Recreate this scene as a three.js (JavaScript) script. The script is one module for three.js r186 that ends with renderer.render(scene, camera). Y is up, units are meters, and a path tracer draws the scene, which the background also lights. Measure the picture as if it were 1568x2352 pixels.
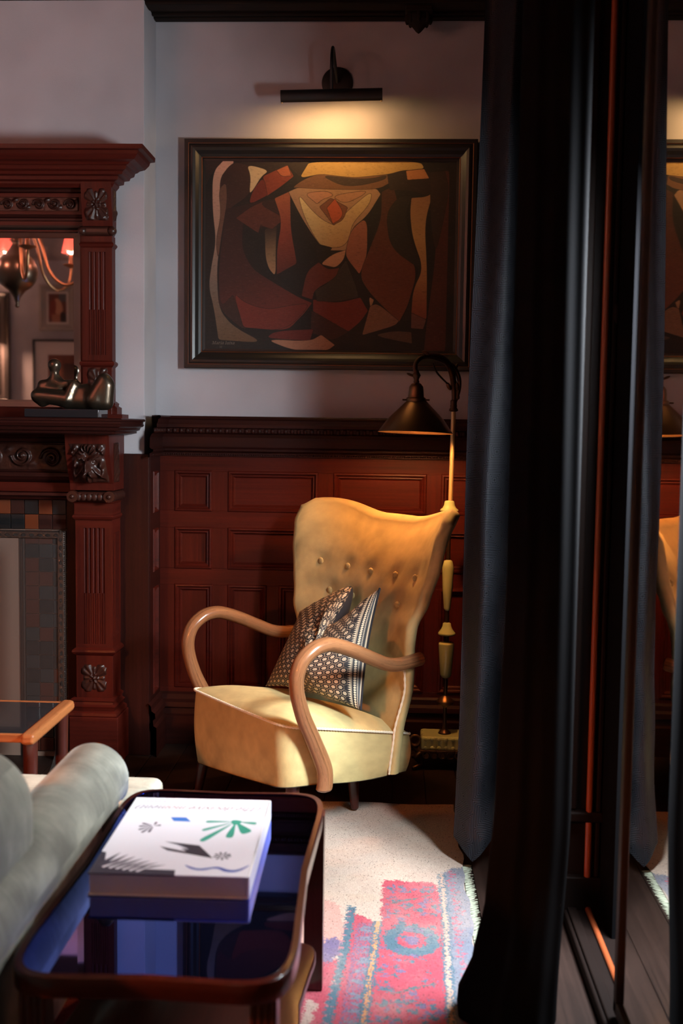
import * as THREE from 'three';
import { MarchingCubes } from 'three/addons/objects/MarchingCubes.js';
import { RoundedBoxGeometry } from 'three/addons/geometries/RoundedBoxGeometry.js';
import { RectAreaLightUniformsLib } from 'three/addons/lights/RectAreaLightUniformsLib.js';
import { mergeGeometries, mergeVertices, toCreasedNormals } from 'three/addons/utils/BufferGeometryUtils.js';

// ---------------------------------------------------------------- camera, light, exposure
const scene = new THREE.Scene();
const camera = new THREE.PerspectiveCamera(THREE.MathUtils.radToDeg(2 * Math.atan(1176 / 2500)), 1568 / 2352, 0.05, 60);
camera.position.set(0, 1.32, 0);
camera.rotation.set(-0.079, 0.046, 0.0135, 'YXZ');
camera.focus = 3.75;
camera.userData.fStop = 2.8;
const EXPOSURE = 1.0;
const DAY = [0.88, 0.95, 1.0], DAY_LEVEL = 190;        // area light for daylight from the unseen bay window
const SUN = [0.94, 0.97, 1.0], SUN_LEVEL = 5.6;       // hazy sun through the same window
const PICTURE_LEVEL = 110, LAMP_CANDELA = 1.8, CHANDELIER_CANDELA = 0.42, UNSEEN_LAMP_CANDELA = 14;
const WARM = [1.0, 0.44, 0.14], PICTURE_WARM = [1.0, 0.57, 0.22], ROSE = [1.0, 0.38, 0.28], AMBER = [1.0, 0.25, 0.05];
scene.background = new THREE.Color().setRGB(0.55, 0.62, 0.7);
RectAreaLightUniformsLib.init();
const renderer = new THREE.WebGLRenderer({ antialias: true });
renderer.toneMapping = THREE.LinearToneMapping;
renderer.toneMappingExposure = EXPOSURE;
renderer.shadowMap.enabled = true;
const daylight = new THREE.RectAreaLight(new THREE.Color().setRGB(...DAY), DAY_LEVEL, 0.75, 0.55);
daylight.name = 'unseen_window_daylight';
daylight.position.set(0.87, 1.6, -2.4);  // out of view inside the bay, tilted down to light rug and chair
daylight.lookAt(0, 0.9, -2.4);
scene.add(daylight);
const sun = new THREE.DirectionalLight(new THREE.Color().setRGB(...SUN), SUN_LEVEL);
sun.name = 'hazy_sun'; sun.shadow.radius = 14; sun.castShadow = true;
sun.target.position.set(-0.25, 0.4, -3.45);
{ const az = THREE.MathUtils.degToRad(43), el = THREE.MathUtils.degToRad(40); sun.position.copy(sun.target.position).add(new THREE.Vector3(Math.sin(az) * Math.cos(el), Math.sin(el), Math.cos(az) * Math.cos(el)).multiplyScalar(8)); }
Object.assign(sun.shadow.camera, { left: -4, right: 4, top: 4, bottom: -4, near: 0.5, far: 16 });
scene.add(sun, sun.target);

// ---------------------------------------------------------------- helpers
let seed = 7;
const rnd = () => { seed = (seed * 1664525 + 1013904223) >>> 0; return seed / 4294967296; };
const V = (x, y, z) => new THREE.Vector3(x, y, z);
const lerp = THREE.MathUtils.lerp, clamp = THREE.MathUtils.clamp, sstep = THREE.MathUtils.smoothstep;
const gauss = (x, y, cx, cy, sx, sy = sx) => Math.exp(-((x - cx) ** 2 / (sx * sx) + (y - cy) ** 2 / (sy * sy)));
const hash = (x, y) => { const s = Math.sin(x * 127.1 + y * 311.7) * 43758.5453; return s - Math.floor(s); };
const vnoise = (x, y) => {
  const ix = Math.floor(x), iy = Math.floor(y), fx = x - ix, fy = y - iy, u = fx * fx * (3 - 2 * fx), v = fy * fy * (3 - 2 * fy);
  return lerp(lerp(hash(ix, iy), hash(ix + 1, iy), u), lerp(hash(ix, iy + 1), hash(ix + 1, iy + 1), u), v);
};
const fbm = (x, y, n = 4) => { let s = 0, a = 0.5; for (let i = 0; i < n; i++) { s += a * vnoise(x, y); x *= 2.03; y *= 2.03; a *= 0.5; } return s; };
// linear interpolation through [t, value] rows
const tableAt = (rows, t) => {
  if (t <= rows[0][0]) return rows[0][1];
  for (let i = 1; i < rows.length; i++) if (t <= rows[i][0]) { const k = (t - rows[i - 1][0]) / (rows[i][0] - rows[i - 1][0]); const q = k * k * (3 - 2 * k); return lerp(rows[i - 1][1], rows[i][1], lerp(k, q, 0.6)); }
  return rows[rows.length - 1][1];
};
const used = new Map();
const numbered = (n) => { const k = used.get(n) ?? 0; used.set(n, k + 1); return k ? n + '_' + String(k).padStart(3, '0') : n; };
function mesh(name, geo, mat, parent = scene) {
  const m = new THREE.Mesh(geo, mat); m.name = parent === scene ? numbered(name) : name; m.castShadow = m.receiveShadow = true; parent.add(m); return m;
}
function tag(o, label, category, group) { o.userData.label = label; if (category) o.userData.category = category; if (group) o.userData.group = group; return o; }
function thing(name, label, category, group) { const o = new THREE.Group(); o.name = numbered(name); scene.add(o); return tag(o, label, category, group); }
function struct(name, label) { const o = new THREE.Group(); o.name = numbered(name); o.userData.kind = 'structure'; if (label) o.userData.label = label; scene.add(o); return o; }
function sub(name, parent) { const o = new THREE.Group(); o.name = name; parent.add(o); return o; }
// moves a group's origin to the bottom middle of what it holds
function rebase(g) {
  g.updateMatrixWorld(true);
  const b = new THREE.Box3().setFromObject(g), c = V((b.min.x + b.max.x) / 2, b.min.y, (b.min.z + b.max.z) / 2), l = g.worldToLocal(c.clone());
  for (const ch of g.children) ch.position.sub(l);
  g.position.copy(c); return g;
}
const merge = (list) => mergeGeometries(list.map((g) => { const q = g.index ? g.toNonIndexed() : g; for (const k of Object.keys(q.attributes)) if (!['position', 'normal', 'uv'].includes(k)) q.deleteAttribute(k); return q; }));
// texture coordinates in metres on whichever plane a face looks along; u runs with the grain
function uvm(g, grain = 'x') {
  const q = g.index ? g.toNonIndexed() : g, p = q.attributes.position, n = q.attributes.normal, uv = new Float32Array(p.count * 2);
  for (let i = 0; i < p.count; i += 3) {
    let ax = 0, ay = 0, az = 0;
    for (let k = 0; k < 3; k++) { ax += Math.abs(n.getX(i + k)); ay += Math.abs(n.getY(i + k)); az += Math.abs(n.getZ(i + k)); }
    for (let k = 0; k < 3; k++) {
      const x = p.getX(i + k), y = p.getY(i + k), z = p.getZ(i + k); let u, v;
      if (az >= ax && az >= ay) [u, v] = grain === 'y' ? [y, x] : [x, y];
      else if (ax >= ay) [u, v] = grain === 'y' ? [y, z] : [z, y];
      else [u, v] = grain === 'z' ? [z, x] : [x, z];
      uv[(i + k) * 2] = u; uv[(i + k) * 2 + 1] = v;
    }
  }
  q.setAttribute('uv', new THREE.BufferAttribute(uv, 2)); return q;
}
const bx = (x0, x1, y0, y1, z0, z1, r = 0.003, grain = 'x') => {
  const w = Math.abs(x1 - x0), h = Math.abs(y1 - y0), d = Math.abs(z1 - z0), rr = Math.min(r, w / 2.2, h / 2.2, d / 2.2);
  const g = rr > 0 ? new RoundedBoxGeometry(w, h, d, rr > 0.012 ? 4 : 1, rr) : new THREE.BoxGeometry(w, h, d);
  return uvm(g.translate((x0 + x1) / 2, (y0 + y1) / 2, (z0 + z1) / 2), grain);
};
const lathe = (rows, seg = 28) => new THREE.LatheGeometry(rows.map(([r, y]) => new THREE.Vector2(Math.max(r, 0.0001), y)), seg);
function quads(list, uvGrain = 'x') {       // list of [a,b,c,d] corner arrays
  const p = [];
  for (const [a, b, c, d] of list) p.push(...a, ...b, ...c, ...a, ...c, ...d);
  const g = new THREE.BufferGeometry(); g.setAttribute('position', new THREE.BufferAttribute(new Float32Array(p), 3)); g.computeVertexNormals();
  return uvm(g, uvGrain);
}
// a moulding run round the front and the two returns of something that stands out from zb to zf; rows of [outward, y]
function uMould(prof, x0, x1, zf, zb) {
  const path = (o) => [[x0 - o, zb], [x0 - o, zf + o], [x1 + o, zf + o], [x1 + o, zb]], out = [];
  for (let i = 0; i + 1 < prof.length; i++) {
    const A = path(prof[i][0]), B = path(prof[i + 1][0]), ya = prof[i][1], yb = prof[i + 1][1];
    for (let k = 0; k < 3; k++) out.push([[A[k][0], ya, A[k][1]], [A[k + 1][0], ya, A[k + 1][1]], [B[k + 1][0], yb, B[k + 1][1]], [B[k][0], yb, B[k][1]]]);
  }
  return quads(out);
}
// a mitred frame lying in x, y; rows of [inset, z] from the outer edge inwards
function frameGeo(x0, x1, y0, y1, prof) {
  const out = [], ring = ([i, z]) => [[x0 + i, y0 + i, z], [x1 - i, y0 + i, z], [x1 - i, y1 - i, z], [x0 + i, y1 - i, z]];
  for (let j = 0; j + 1 < prof.length; j++) { const A = ring(prof[j]), B = ring(prof[j + 1]); for (let k = 0; k < 4; k++) { const m = (k + 1) % 4; out.push([A[k], A[m], B[m], B[k]]); } }
  return quads(out);
}
// a straight moulding along x
function xMould(prof, x0, x1, z) { const out = []; for (let i = 0; i + 1 < prof.length; i++) { const [a, ya] = prof[i], [b, yb] = prof[i + 1]; out.push([[x0, ya, z + a], [x1, ya, z + a], [x1, yb, z + b], [x0, yb, z + b]]); } return quads(out); }
function grid(nu, nv, f, cu = false) {
  const p = [], uv = [], idx = [];
  for (let j = 0; j <= nv; j++) for (let i = 0; i <= nu; i++) { const q = f(i / nu, j / nv); p.push(q.x, q.y, q.z); uv.push(i / nu, j / nv); }
  for (let j = 0; j < nv; j++) for (let i = 0; i < nu; i++) { const a = j * (nu + 1) + i, b = a + 1, c = a + nu + 1, d = c + 1; idx.push(a, b, d, a, d, c); }
  const g = new THREE.BufferGeometry(); g.setAttribute('position', new THREE.BufferAttribute(new Float32Array(p), 3)); g.setAttribute('uv', new THREE.BufferAttribute(new Float32Array(uv), 2)); g.setIndex(idx); g.computeVertexNormals();
  if (cu) { const n = g.attributes.normal; for (let j = 0; j <= nv; j++) { const a = j * (nu + 1), b = a + nu; const v = V(n.getX(a) + n.getX(b), n.getY(a) + n.getY(b), n.getZ(a) + n.getZ(b)).normalize(); n.setXYZ(a, v.x, v.y, v.z); n.setXYZ(b, v.x, v.y, v.z); } }
  return g;
}
const scaleUV = (g, u, v) => { const a = g.attributes.uv; for (let i = 0; i < a.count; i++) a.setXY(i, a.getX(i) * u, a.getY(i) * v); return g; };
// carved relief: a raised skin over a rectangle, edges at z
function relief(x0, x1, y0, y1, z, nx, ny, h) {
  return grid(nx, ny, (u, v) => V(lerp(x0, x1, u), lerp(y0, y1, v), z + (u === 0 || v === 0 || u === 1 || v === 1 ? 0 : h(u, v))));
}
// a bar of varying thickness along points; r(t) gives [half width, half height] in its own frame
function bar(points, r, seg = 60, rad = 12, up) {
  const curve = new THREE.CatmullRomCurve3(points.map((p) => (p.isVector3 ? p : V(...p))), false, 'catmullrom', 0.5);
  const fr = up ? null : curve.computeFrenetFrames(seg);
  const rings = [];
  for (let i = 0; i <= seg; i++) {
    const t = i / seg, c = curve.getPointAt(t), T = curve.getTangentAt(t);
    const N = up ? up.clone() : fr.normals[i], B = up ? T.clone().cross(N).normalize() : fr.binormals[i];
    rings.push([c, N, B, r(t)]);
  }
  const g = grid(rad, seg, (u, v) => { const [c, N, B, q] = rings[Math.round(v * seg)], a = u * Math.PI * 2, [p, s] = Array.isArray(q) ? q : [q, q]; return c.clone().addScaledVector(N, Math.cos(a) * p).addScaledVector(B, Math.sin(a) * s); }, true);
  const cap = (k) => { const [c, N, B, q] = rings[k], [p, s] = Array.isArray(q) ? q : [q, q]; const T = curve.getTangentAt(k / seg).multiplyScalar(k ? 1 : -1); return grid(rad, 3, (u, v) => { const a = u * Math.PI * 2, w = Math.cos(v * Math.PI / 2), e = Math.sin(v * Math.PI / 2) * Math.min(p, s) * 0.5; return c.clone().addScaledVector(N, Math.cos(a) * p * w).addScaledVector(B, Math.sin(a) * s * w).addScaledVector(T, e); }, true); };
  return alongU(merge([g, cap(0), cap(seg)]), curve.getLength());
}
const alongU = (g, len) => { const a = g.attributes.uv; for (let i = 0; i < a.count; i++) a.setXY(i, a.getY(i) * len, a.getX(i) * 0.15); return g; };
const planarUV = (g) => { const a = g.attributes.uv, p = g.attributes.position; for (let i = 0; i < a.count; i++) a.setXY(i, p.getX(i), p.getZ(i)); return g; };
function extrudeXZ(pts, y0, y1, bevel = 0) {   // plan outline of [x, z], standing from y0 to y1
  const s = new THREE.Shape(pts.map(([x, z]) => new THREE.Vector2(x, -z)));
  const g = new THREE.ExtrudeGeometry(s, { depth: y1 - y0 - 2 * bevel, bevelEnabled: bevel > 0, bevelSize: bevel, bevelThickness: bevel, bevelOffset: -bevel, bevelSegments: 2, curveSegments: 8 });
  return g.rotateX(-Math.PI / 2).translate(0, y0 + bevel, 0);
}

// ---------------------------------------------------------------- textures and materials
function canvasTex(w, h, draw, srgb = true) {
  const c = document.createElement('canvas'); c.width = w; c.height = h; const x = c.getContext('2d'); draw(x, w, h);
  const t = new THREE.CanvasTexture(c); t.colorSpace = srgb ? THREE.SRGBColorSpace : THREE.NoColorSpace; t.wrapS = t.wrapT = THREE.RepeatWrapping; t.magFilter = THREE.LinearFilter; return t;
}
function dataTex(w, h, f, srgb = false) {
  const d = new Uint8Array(w * h * 4);
  for (let y = 0; y < h; y++) for (let x = 0; x < w; x++) { const c = f(x / w, y / h, x, y), o = (y * w + x) * 4; for (let k = 0; k < 3; k++) d[o + k] = clamp(Array.isArray(c) ? c[k] : c, 0, 1) * 255; d[o + 3] = 255; }
  const t = new THREE.DataTexture(d, w, h); t.wrapS = t.wrapT = THREE.RepeatWrapping; t.magFilter = THREE.LinearFilter; if (srgb) t.colorSpace = THREE.SRGBColorSpace; t.needsUpdate = true; return t;
}
const rep = (t, u, v) => { const c = t.clone(); c.repeat.set(u, v); c.needsUpdate = true; return c; };
const wrapN = (x, y, px, py, f) => { const a = x / px, b = y / py; return lerp(lerp(f(x, y), f(x - px, y), a), lerp(f(x, y - py), f(x - px, y - py), a), b); };
// wood grain along u: long streaks, broad figure and pores
const grainTex = dataTex(512, 512, (u, v) => {
  const f = (x, y) => 0.55 * fbm(x * 3, y * 60, 3) + 0.45 * fbm(x * 2 + 2 * fbm(x * 2, y * 4, 2), y * 14, 3);
  const n = wrapN(u, v, 1, 1, f), pore = hash(Math.floor(u * 60), Math.floor(v * 512)) > 0.93 ? 0.12 : 0;
  return 0.55 + 0.62 * n - pore;
}, true);
const fineTex = dataTex(256, 256, (u, v, x, y) => 0.35 + 0.3 * hash(x, y) + 0.35 * wrapN(u * 32, v * 32, 32, 32, (a, b) => fbm(a, b, 3)));
const blotchTex = dataTex(256, 256, (u, v) => { const n = wrapN(u * 6, v * 6, 6, 6, (a, b) => fbm(a, b, 4)); return 0.72 + 0.42 * n; }, true);
const napTex = dataTex(256, 256, (u, v, x, y) => { const n = wrapN(u * 5, v * 5, 5, 5, (a, b) => fbm(a, b, 4)), m = wrapN(u * 8, v * 70, 8, 70, (a, b) => fbm(a, b, 2)); return clamp(0.62 + 0.25 * sstep(n, 0.3, 0.62) + 0.22 * (m - 0.4) + 0.05 * hash(x, y), 0, 1); }, true);
const lin = (r, g, b) => new THREE.Color().setRGB(r, g, b);
function std(name, c, o = {}) { const m = new THREE.MeshStandardMaterial({ color: lin(...c), roughness: 0.6, ...o }); m.name = name; return m; }
function phys(name, c, o = {}) { const m = new THREE.MeshPhysicalMaterial({ color: lin(...c), roughness: 0.5, ...o }); m.name = name; return m; }
const wood = (name, c, o = {}) => phys(name, c, { map: rep(grainTex, 1.3, 2.6), roughness: 0.45, specularIntensity: 0.3, clearcoat: 0.07, clearcoatRoughness: 0.25, bumpMap: rep(fineTex, 8, 8), bumpScale: 0.0002, ...o });
const M = {
  black: phys('matt blackout surface', [0.003, 0.003, 0.0035], { roughness: 1, specularIntensity: 0.03 }),  // put on bay surfaces to keep them dark
  plaster: std('plaster', [0.52, 0.5, 0.53], { roughness: 0.92, bumpMap: rep(fineTex, 3, 3), bumpScale: 0.0006, map: rep(blotchTex, 0.4, 0.4) }),
  mahogany: wood('mahogany', [0.09, 0.0115, 0.0065]),
  mahoganyDark: wood('dark mahogany', [0.035, 0.0075, 0.0055]),
  carved: phys('carved mahogany', [0.03, 0.009, 0.006], { roughness: 0.36, specularIntensity: 0.7, clearcoat: 0.1, clearcoatRoughness: 0.25 }),
  blackWood: wood('ebonised wood', [0.02, 0.012, 0.009], { roughness: 0.5, clearcoat: 0.05 }),
  blackTrim: phys('black stained trim', [0.006, 0.0032, 0.0026], { roughness: 0.6, specularIntensity: 0.15 }),
  ceilingWood: wood('smoked oak', [0.022, 0.014, 0.011], { roughness: 0.7, clearcoat: 0 }),
  floorWood: wood('stained floor boards', [0.026, 0.014, 0.011], { roughness: 0.5, clearcoat: 0.1 }),
  frame: phys('black frame lacquer', [0.011, 0.009, 0.008], { roughness: 0.38, clearcoat: 0.15, clearcoatRoughness: 0.3 }),
  gilt: std('worn red gilding', [0.25, 0.075, 0.03], { roughness: 0.4, metalness: 0.4 }),
  blackMetal: std('black metal', [0.018, 0.017, 0.017], { roughness: 0.45, metalness: 0.3 }),
  bronze: phys('patinated bronze', [0.11, 0.082, 0.058], { metalness: 0.9, roughness: 0.3 }),
  brass: phys('aged brass', [0.25, 0.14, 0.07], { metalness: 0.95, roughness: 0.33 }),
  brassPale: phys('polished brass', [0.75, 0.55, 0.27], { metalness: 0.6, roughness: 0.35 }),
  brownBronze: phys('brown bronze', [0.08, 0.045, 0.028], { metalness: 0.8, roughness: 0.42 }),
  jade: phys('pale green glass', [0.42, 0.46, 0.22], { roughness: 0.18, clearcoat: 0.5 }),
  gold: phys('gold velvet', [0.53, 0.415, 0.18], { roughness: 0.85, sheen: 0.25, sheenColor: lin(1, 0.85, 0.55), sheenRoughness: 0.4, map: rep(blotchTex, 3, 3), bumpMap: rep(fineTex, 9, 9), bumpScale: 0.0007 }),
  piping: std('cream cord', [0.66, 0.6, 0.46], { roughness: 0.9 }),
  walnut: wood('bent beech', [0.34, 0.15, 0.065], { roughness: 0.28, clearcoat: 0.6, clearcoatRoughness: 0.14 }),
  teak: wood('honey wood', [0.42, 0.15, 0.05], { roughness: 0.35 }),
  redWood: wood('red stained wood', [0.075, 0.018, 0.013], { roughness: 0.28, clearcoat: 0.6, clearcoatRoughness: 0.15 }),
  blueGlass: phys('cobalt mirror glass', [0.08, 0.14, 0.62], { metalness: 1, roughness: 0.025 }),
  blackGlass: phys('black glass', [0.012, 0.012, 0.014], { roughness: 0.06, clearcoat: 0.5 }),
  mirror: phys('silvered glass', [0.88, 0.87, 0.85], { metalness: 1, roughness: 0.02 }),
  velvet: phys('grey green velvet', [0.33, 0.335, 0.27], { roughness: 0.8, sheen: 0.7, sheenColor: lin(0.9, 0.92, 0.85), sheenRoughness: 0.35, map: rep(napTex, 2.5, 2.5) }),
  iron: phys('hammered iron', [0.06, 0.054, 0.05], { metalness: 0.75, roughness: 0.42, bumpMap: rep(blotchTex, 20, 20), bumpScale: 0.004 }),
  white: std('white paper', [0.72, 0.7, 0.71], { roughness: 0.5 }),
};

// ---------------------------------------------------------------- the room
const WALL = -4.427, CHIM = -4.218, CX = -0.968, CEIL = 2.916, RIGHT = 0.55;
{
  const f = struct('floor');
  mesh('subfloor', bx(-4.7, 1.3, -0.12, -0.018, -4.6, 2.6, 0), M.floorWood, f);
  mesh('floor_surface', bx(-4.7, -1.3, -0.018, 0, -4.5, 2.6, 0), M.floorWood, f);
  mesh('floor_surface', bx(-1.3, 1.3, -0.018, 0, -1.2, 2.6, 0), M.floorWood, f);
  mesh('floor_surface', bx(0.74, 1.3, -0.018, 0, -4.5, -1.2, 0), M.black, f);  // bay floor blackened so it stays dark under the window light
  for (let i = 0; i < 17; i++) { const x = -1.3 + i * 0.12, g = bx(x + 0.001, x + 0.119, -0.018, -0.0005 * rnd(), -4.45, -1.2, 0.002, 'z'); scaleUV(g, 1, 1); g.attributes.uv.array.forEach((_, k, a) => { if (k % 2 === 0) a[k] += i * 0.37; }); mesh('floor_board', g, M.floorWood, f); }
  const c = struct('ceiling');
  mesh('ceiling_slab', bx(-4.7, 1.3, CEIL + 0.03, CEIL + 0.14, -4.6, 2.6, 0), M.ceilingWood, c);
  for (let i = 0; i < 9; i++) mesh('ceiling_board', bx(-4.6, RIGHT + 0.6, CEIL, CEIL + 0.031, -4.43 + i * 0.28 + (i ? 0.003 : 0), -4.43 + (i + 1) * 0.28, 0.006), M.ceilingWood, c);
  mesh('ceiling_boards', bx(-4.6, RIGHT + 0.6, CEIL, CEIL + 0.031, -1.9, 2.5, 0), M.plaster, c);
  for (const [a, b] of [[0.012, 0.05], [0.07, 0.085], [0.13, 0.2]]) mesh('ceiling_moulding', bx(CX + 0.001, RIGHT, CEIL - 0.012, CEIL + 0.002, WALL + a, WALL + b, 0.005), M.ceilingWood, c);

  const wl = struct('wall_left'); mesh('plaster', bx(-4.7, -4.6, 0, CEIL + 0.03, -4.6, 2.6, 0), M.plaster, wl);
  const wf = struct('wall_front'); mesh('plaster', bx(-4.7, 1.3, 0, CEIL + 0.03, 2.4, 2.55, 0), M.plaster, wf);
  const wb = struct('wall_back');
  mesh('plaster', bx(-4.7, 1.3, 0, CEIL + 0.03, -4.6, WALL, 0), M.plaster, wb);

  // wainscot of the back wall: rails, stiles, raised mouldings and sunk panels
  const ws = sub('wainscot', wb), Z0 = WALL, Z1 = WALL + 0.022, X0 = CX, X1 = RIGHT;
  const rows = [[0.235, 0.661, [[-0.883, -0.732], [-0.664, -0.509], [-0.453, -0.302], [-0.234, -0.078], [-0.02, 0.137], [0.202, 0.34], [0.40, 0.53]]],
    [0.73, 0.896, [[-0.883, -0.735], [-0.664, -0.302], [-0.234, 0.137], [0.202, 0.53]]], [0.967, 1.127, [[-0.883, -0.735], [-0.664, -0.302], [-0.234, 0.137], [0.202, 0.53]]]];
  const panelProf = [[-0.004, 0.0], [0, 0.005], [0.006, 0.006], [0.010, 0.0], [0.013, -0.003], [0.018, -0.0015], [0.021, -0.008], [0.026, -0.0125]].map(([i, z]) => [i, Z1 + z]);
  for (const [a, b] of [[0.0, 0.235], [0.661, 0.73], [0.896, 0.967], [1.127, 1.2]]) mesh('rail', bx(X0, X1, a, b, Z0, Z1, 0.0015), M.mahogany, ws);
  for (const [y0, y1, cols] of rows) {
    let x = X0;
    for (const [a, b] of [...cols, [X1, X1]]) { if (a - x > 0.004) mesh('stile', bx(x, a, y0, y1, Z0, Z1, 0.001, 'y'), M.mahogany, ws); x = b; }
    for (const [a, b] of cols) {
      mesh('panel', bx(a - 0.001, b + 0.001, y0 - 0.001, y1 + 0.001, Z0, Z1 - 0.0125, 0, b - a > y1 - y0 ? 'x' : 'y'), M.mahogany, ws);
      mesh('panel_moulding', frameGeo(a, b, y0, y1, panelProf), M.mahogany, ws);
    }
  }
  const cap = [[0, 1.352], [0.052, 1.352], [0.056, 1.347], [0.052, 1.34], [0.046, 1.337], [0.043, 1.325], [0.04, 1.318], [0.04, 1.306], [0.03, 1.302], [0.03, 1.286], [0.02, 1.279], [0.013, 1.266], [0.012, 1.228], [0.018, 1.222], [0.026, 1.22], [0.026, 1.212], [0.012, 1.204], [0.012, 1.19], [0, 1.188]];
  mesh('dado_cap', xMould(cap.map(([o, y]) => [o + 0.022, y]), X0, X1, WALL), M.mahoganyDark, ws);
  const egg = new THREE.SphereGeometry(0.009, 8, 6), bead = new THREE.SphereGeometry(0.0042, 6, 5);
  const eggs = [], beads = [];
  for (let x = CX + 0.06; x < X1; x += 0.0265) eggs.push(egg.clone().scale(1, 1.15, 0.7).translate(x, 1.293, WALL + 0.052));
  for (let x = CX + 0.05; x < X1; x += 0.0092) beads.push(bead.clone().translate(x, 1.197, WALL + 0.034));
  mesh('egg_moulding', merge(eggs), M.mahoganyDark, ws).userData.kind = 'stuff';
  mesh('bead_moulding', merge(beads), M.mahoganyDark, ws).userData.kind = 'stuff';
  const base = [[0.0, 0.215], [0.012, 0.205], [0.014, 0.185], [0.028, 0.175], [0.03, 0.155], [0.02, 0.148], [0.022, 0.125], [0.034, 0.118], [0.034, 0.0]];
  mesh('baseboard', xMould(base.map(([o, y]) => [o + 0.02, y]), X0, X1, WALL), M.mahoganyDark, ws);

  // chimney breast: plaster above, panelled below on its right side
  const wc = struct('wall_chimney');
  mesh('plaster', bx(-2.72, CX, 1.2, CEIL + 0.01, WALL - 0.01, CHIM, 0.002), M.plaster, wc);
  mesh('plaster', bx(-2.72, CX - 0.01, 0, 1.21, WALL - 0.01, CHIM - 0.17, 0), M.blackWood, wc);
  mesh('stile', bx(-1.27, CX + 0.02, 0, 1.2, CHIM - 0.03, CHIM + 0.012, 0.002, 'y'), M.mahoganyDark, wc);
  const side = sub('side_panelling', wc); side.position.set(CX, 0, 0); side.rotation.y = Math.PI / 2;
  // local x runs from the wall's front edge (0 at z=0) away: local x = -z
  const lx0 = -CHIM, lx1 = -WALL, sp = panelProf.map(([i, z]) => [i * 0.8, 0.022 + (z - Z1)]);
  for (const [a, b] of [[0, 0.235], [0.661, 0.73], [0.896, 0.967], [1.127, 1.2]]) mesh('rail', bx(lx0, lx1, a, b, 0, 0.022, 0.001), M.mahoganyDark, side);
  for (const [y0, y1] of rows) {
    for (const [a, b] of [[lx0, lx0 + 0.06], [lx1 - 0.07, lx1]]) mesh('stile', bx(a, b, y0, y1, 0, 0.022, 0.001, 'y'), M.mahoganyDark, side);
    mesh('panel', bx(lx0 + 0.06, lx1 - 0.07, y0, y1, 0, 0.01, 0, 'y'), M.mahogany, side);
    mesh('panel_moulding', frameGeo(lx0 + 0.06, lx1 - 0.07, y0, y1, sp), M.mahogany, side);
  }
  mesh('dado_cap', xMould(cap.map(([o, y]) => [o + 0.022, y]), lx0 - 0.06, lx1, 0), M.mahoganyDark, side);
  mesh('baseboard', xMould(base.map(([o, y]) => [o + 0.02, y]), lx0 - 0.03, lx1, 0), M.mahoganyDark, side);
  const eggs2 = [], beads2 = []; for (let x = lx0 - 0.05; x < lx1 - 0.06; x += 0.0265) eggs2.push(egg.clone().scale(1, 1.15, 0.7).translate(x, 1.293, 0.052)); for (let x = lx0; x < lx1 - 0.03; x += 0.0092) beads2.push(bead.clone().translate(x, 1.197, 0.034));
  mesh('egg_moulding', merge(eggs2), M.mahoganyDark, side).userData.kind = 'stuff'; mesh('bead_moulding', merge(beads2), M.mahoganyDark, side).userData.kind = 'stuff';

  // right wall with an opening into an unseen bay, placed to bring in daylight
  const wr = struct('wall_right');
  mesh('plaster', bx(RIGHT + 0.02, RIGHT + 0.1, 0, CEIL + 0.03, WALL, -2.92, 0), M.black, wr);  // blackened so the wall end stays dark beside the opening
  mesh('pier', bx(RIGHT - 0.02, RIGHT + 0.1, 0, CEIL + 0.03, -2.32, 2.45, 0.002), M.blackTrim, wr);
  mesh('lintel', bx(RIGHT, RIGHT + 0.1, 2.8, CEIL + 0.03, -2.92, -2.32, 0), M.blackWood, wr);
  const wy = struct('wall_unseen_bay');
  mesh('lining', bx(RIGHT + 0.1, 1.3, 0, CEIL + 0.03, -4.4, -4.3, 0), M.black, wy);  // linings blackened to keep the bay dark through the opening
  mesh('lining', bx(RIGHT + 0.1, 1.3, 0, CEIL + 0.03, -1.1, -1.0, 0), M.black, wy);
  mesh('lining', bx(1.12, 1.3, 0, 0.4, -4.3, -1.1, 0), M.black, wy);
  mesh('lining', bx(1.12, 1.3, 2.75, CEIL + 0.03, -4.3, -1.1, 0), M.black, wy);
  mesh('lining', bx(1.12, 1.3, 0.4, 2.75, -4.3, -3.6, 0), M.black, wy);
  const w1 = struct('unseen_window_1');  // unseen window, sized and placed for the daylight on the chair
  for (const z of [-3.6, -1.13]) mesh('window_frame', bx(1.12, 1.17, 0.4, 2.75, z, z + 0.05, 0.004, 'y'), M.blackWood, w1);
  for (const y of [0.4, 2.7]) mesh('window_frame', bx(1.12, 1.17, y, y + 0.05, -3.6, -1.1, 0.004, 'z'), M.blackWood, w1);
  const paneM = phys('window glass', [0.95, 0.97, 0.97], { transmission: 1, roughness: 0.0, thickness: 0 });
  mesh('pane', new THREE.PlaneGeometry(2.45, 2.27).rotateY(-Math.PI / 2).translate(1.145, 1.575, -2.34), paneM, w1);
  // mirror frame stile, built here as a carved post beside the opening
  const t1 = struct('trim_1');
  mesh('dark_post', bx(0.475, 0.578, 0, CEIL, -2.925, -2.885, 0.004, 'y'), M.blackTrim, t1);
  mesh('post_moulding', bx(0.488, 0.512, 0.3, CEIL, -2.89, -2.872, 0.008, 'y'), M.blackTrim, t1);
  mesh('added_shade_fin', bx(0.576, 0.588, 0, 2.8, -2.9, -2.7, 0.002, 'y'), M.black, t1);  // added fin that blocks window light from the post
  const beadGlint = phys('bead with painted glint', [0.2, 0.045, 0.015], { roughness: 0.3, specularIntensity: 0.6 });  // orange base colour carries the warm lamp glint along the bead
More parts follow.
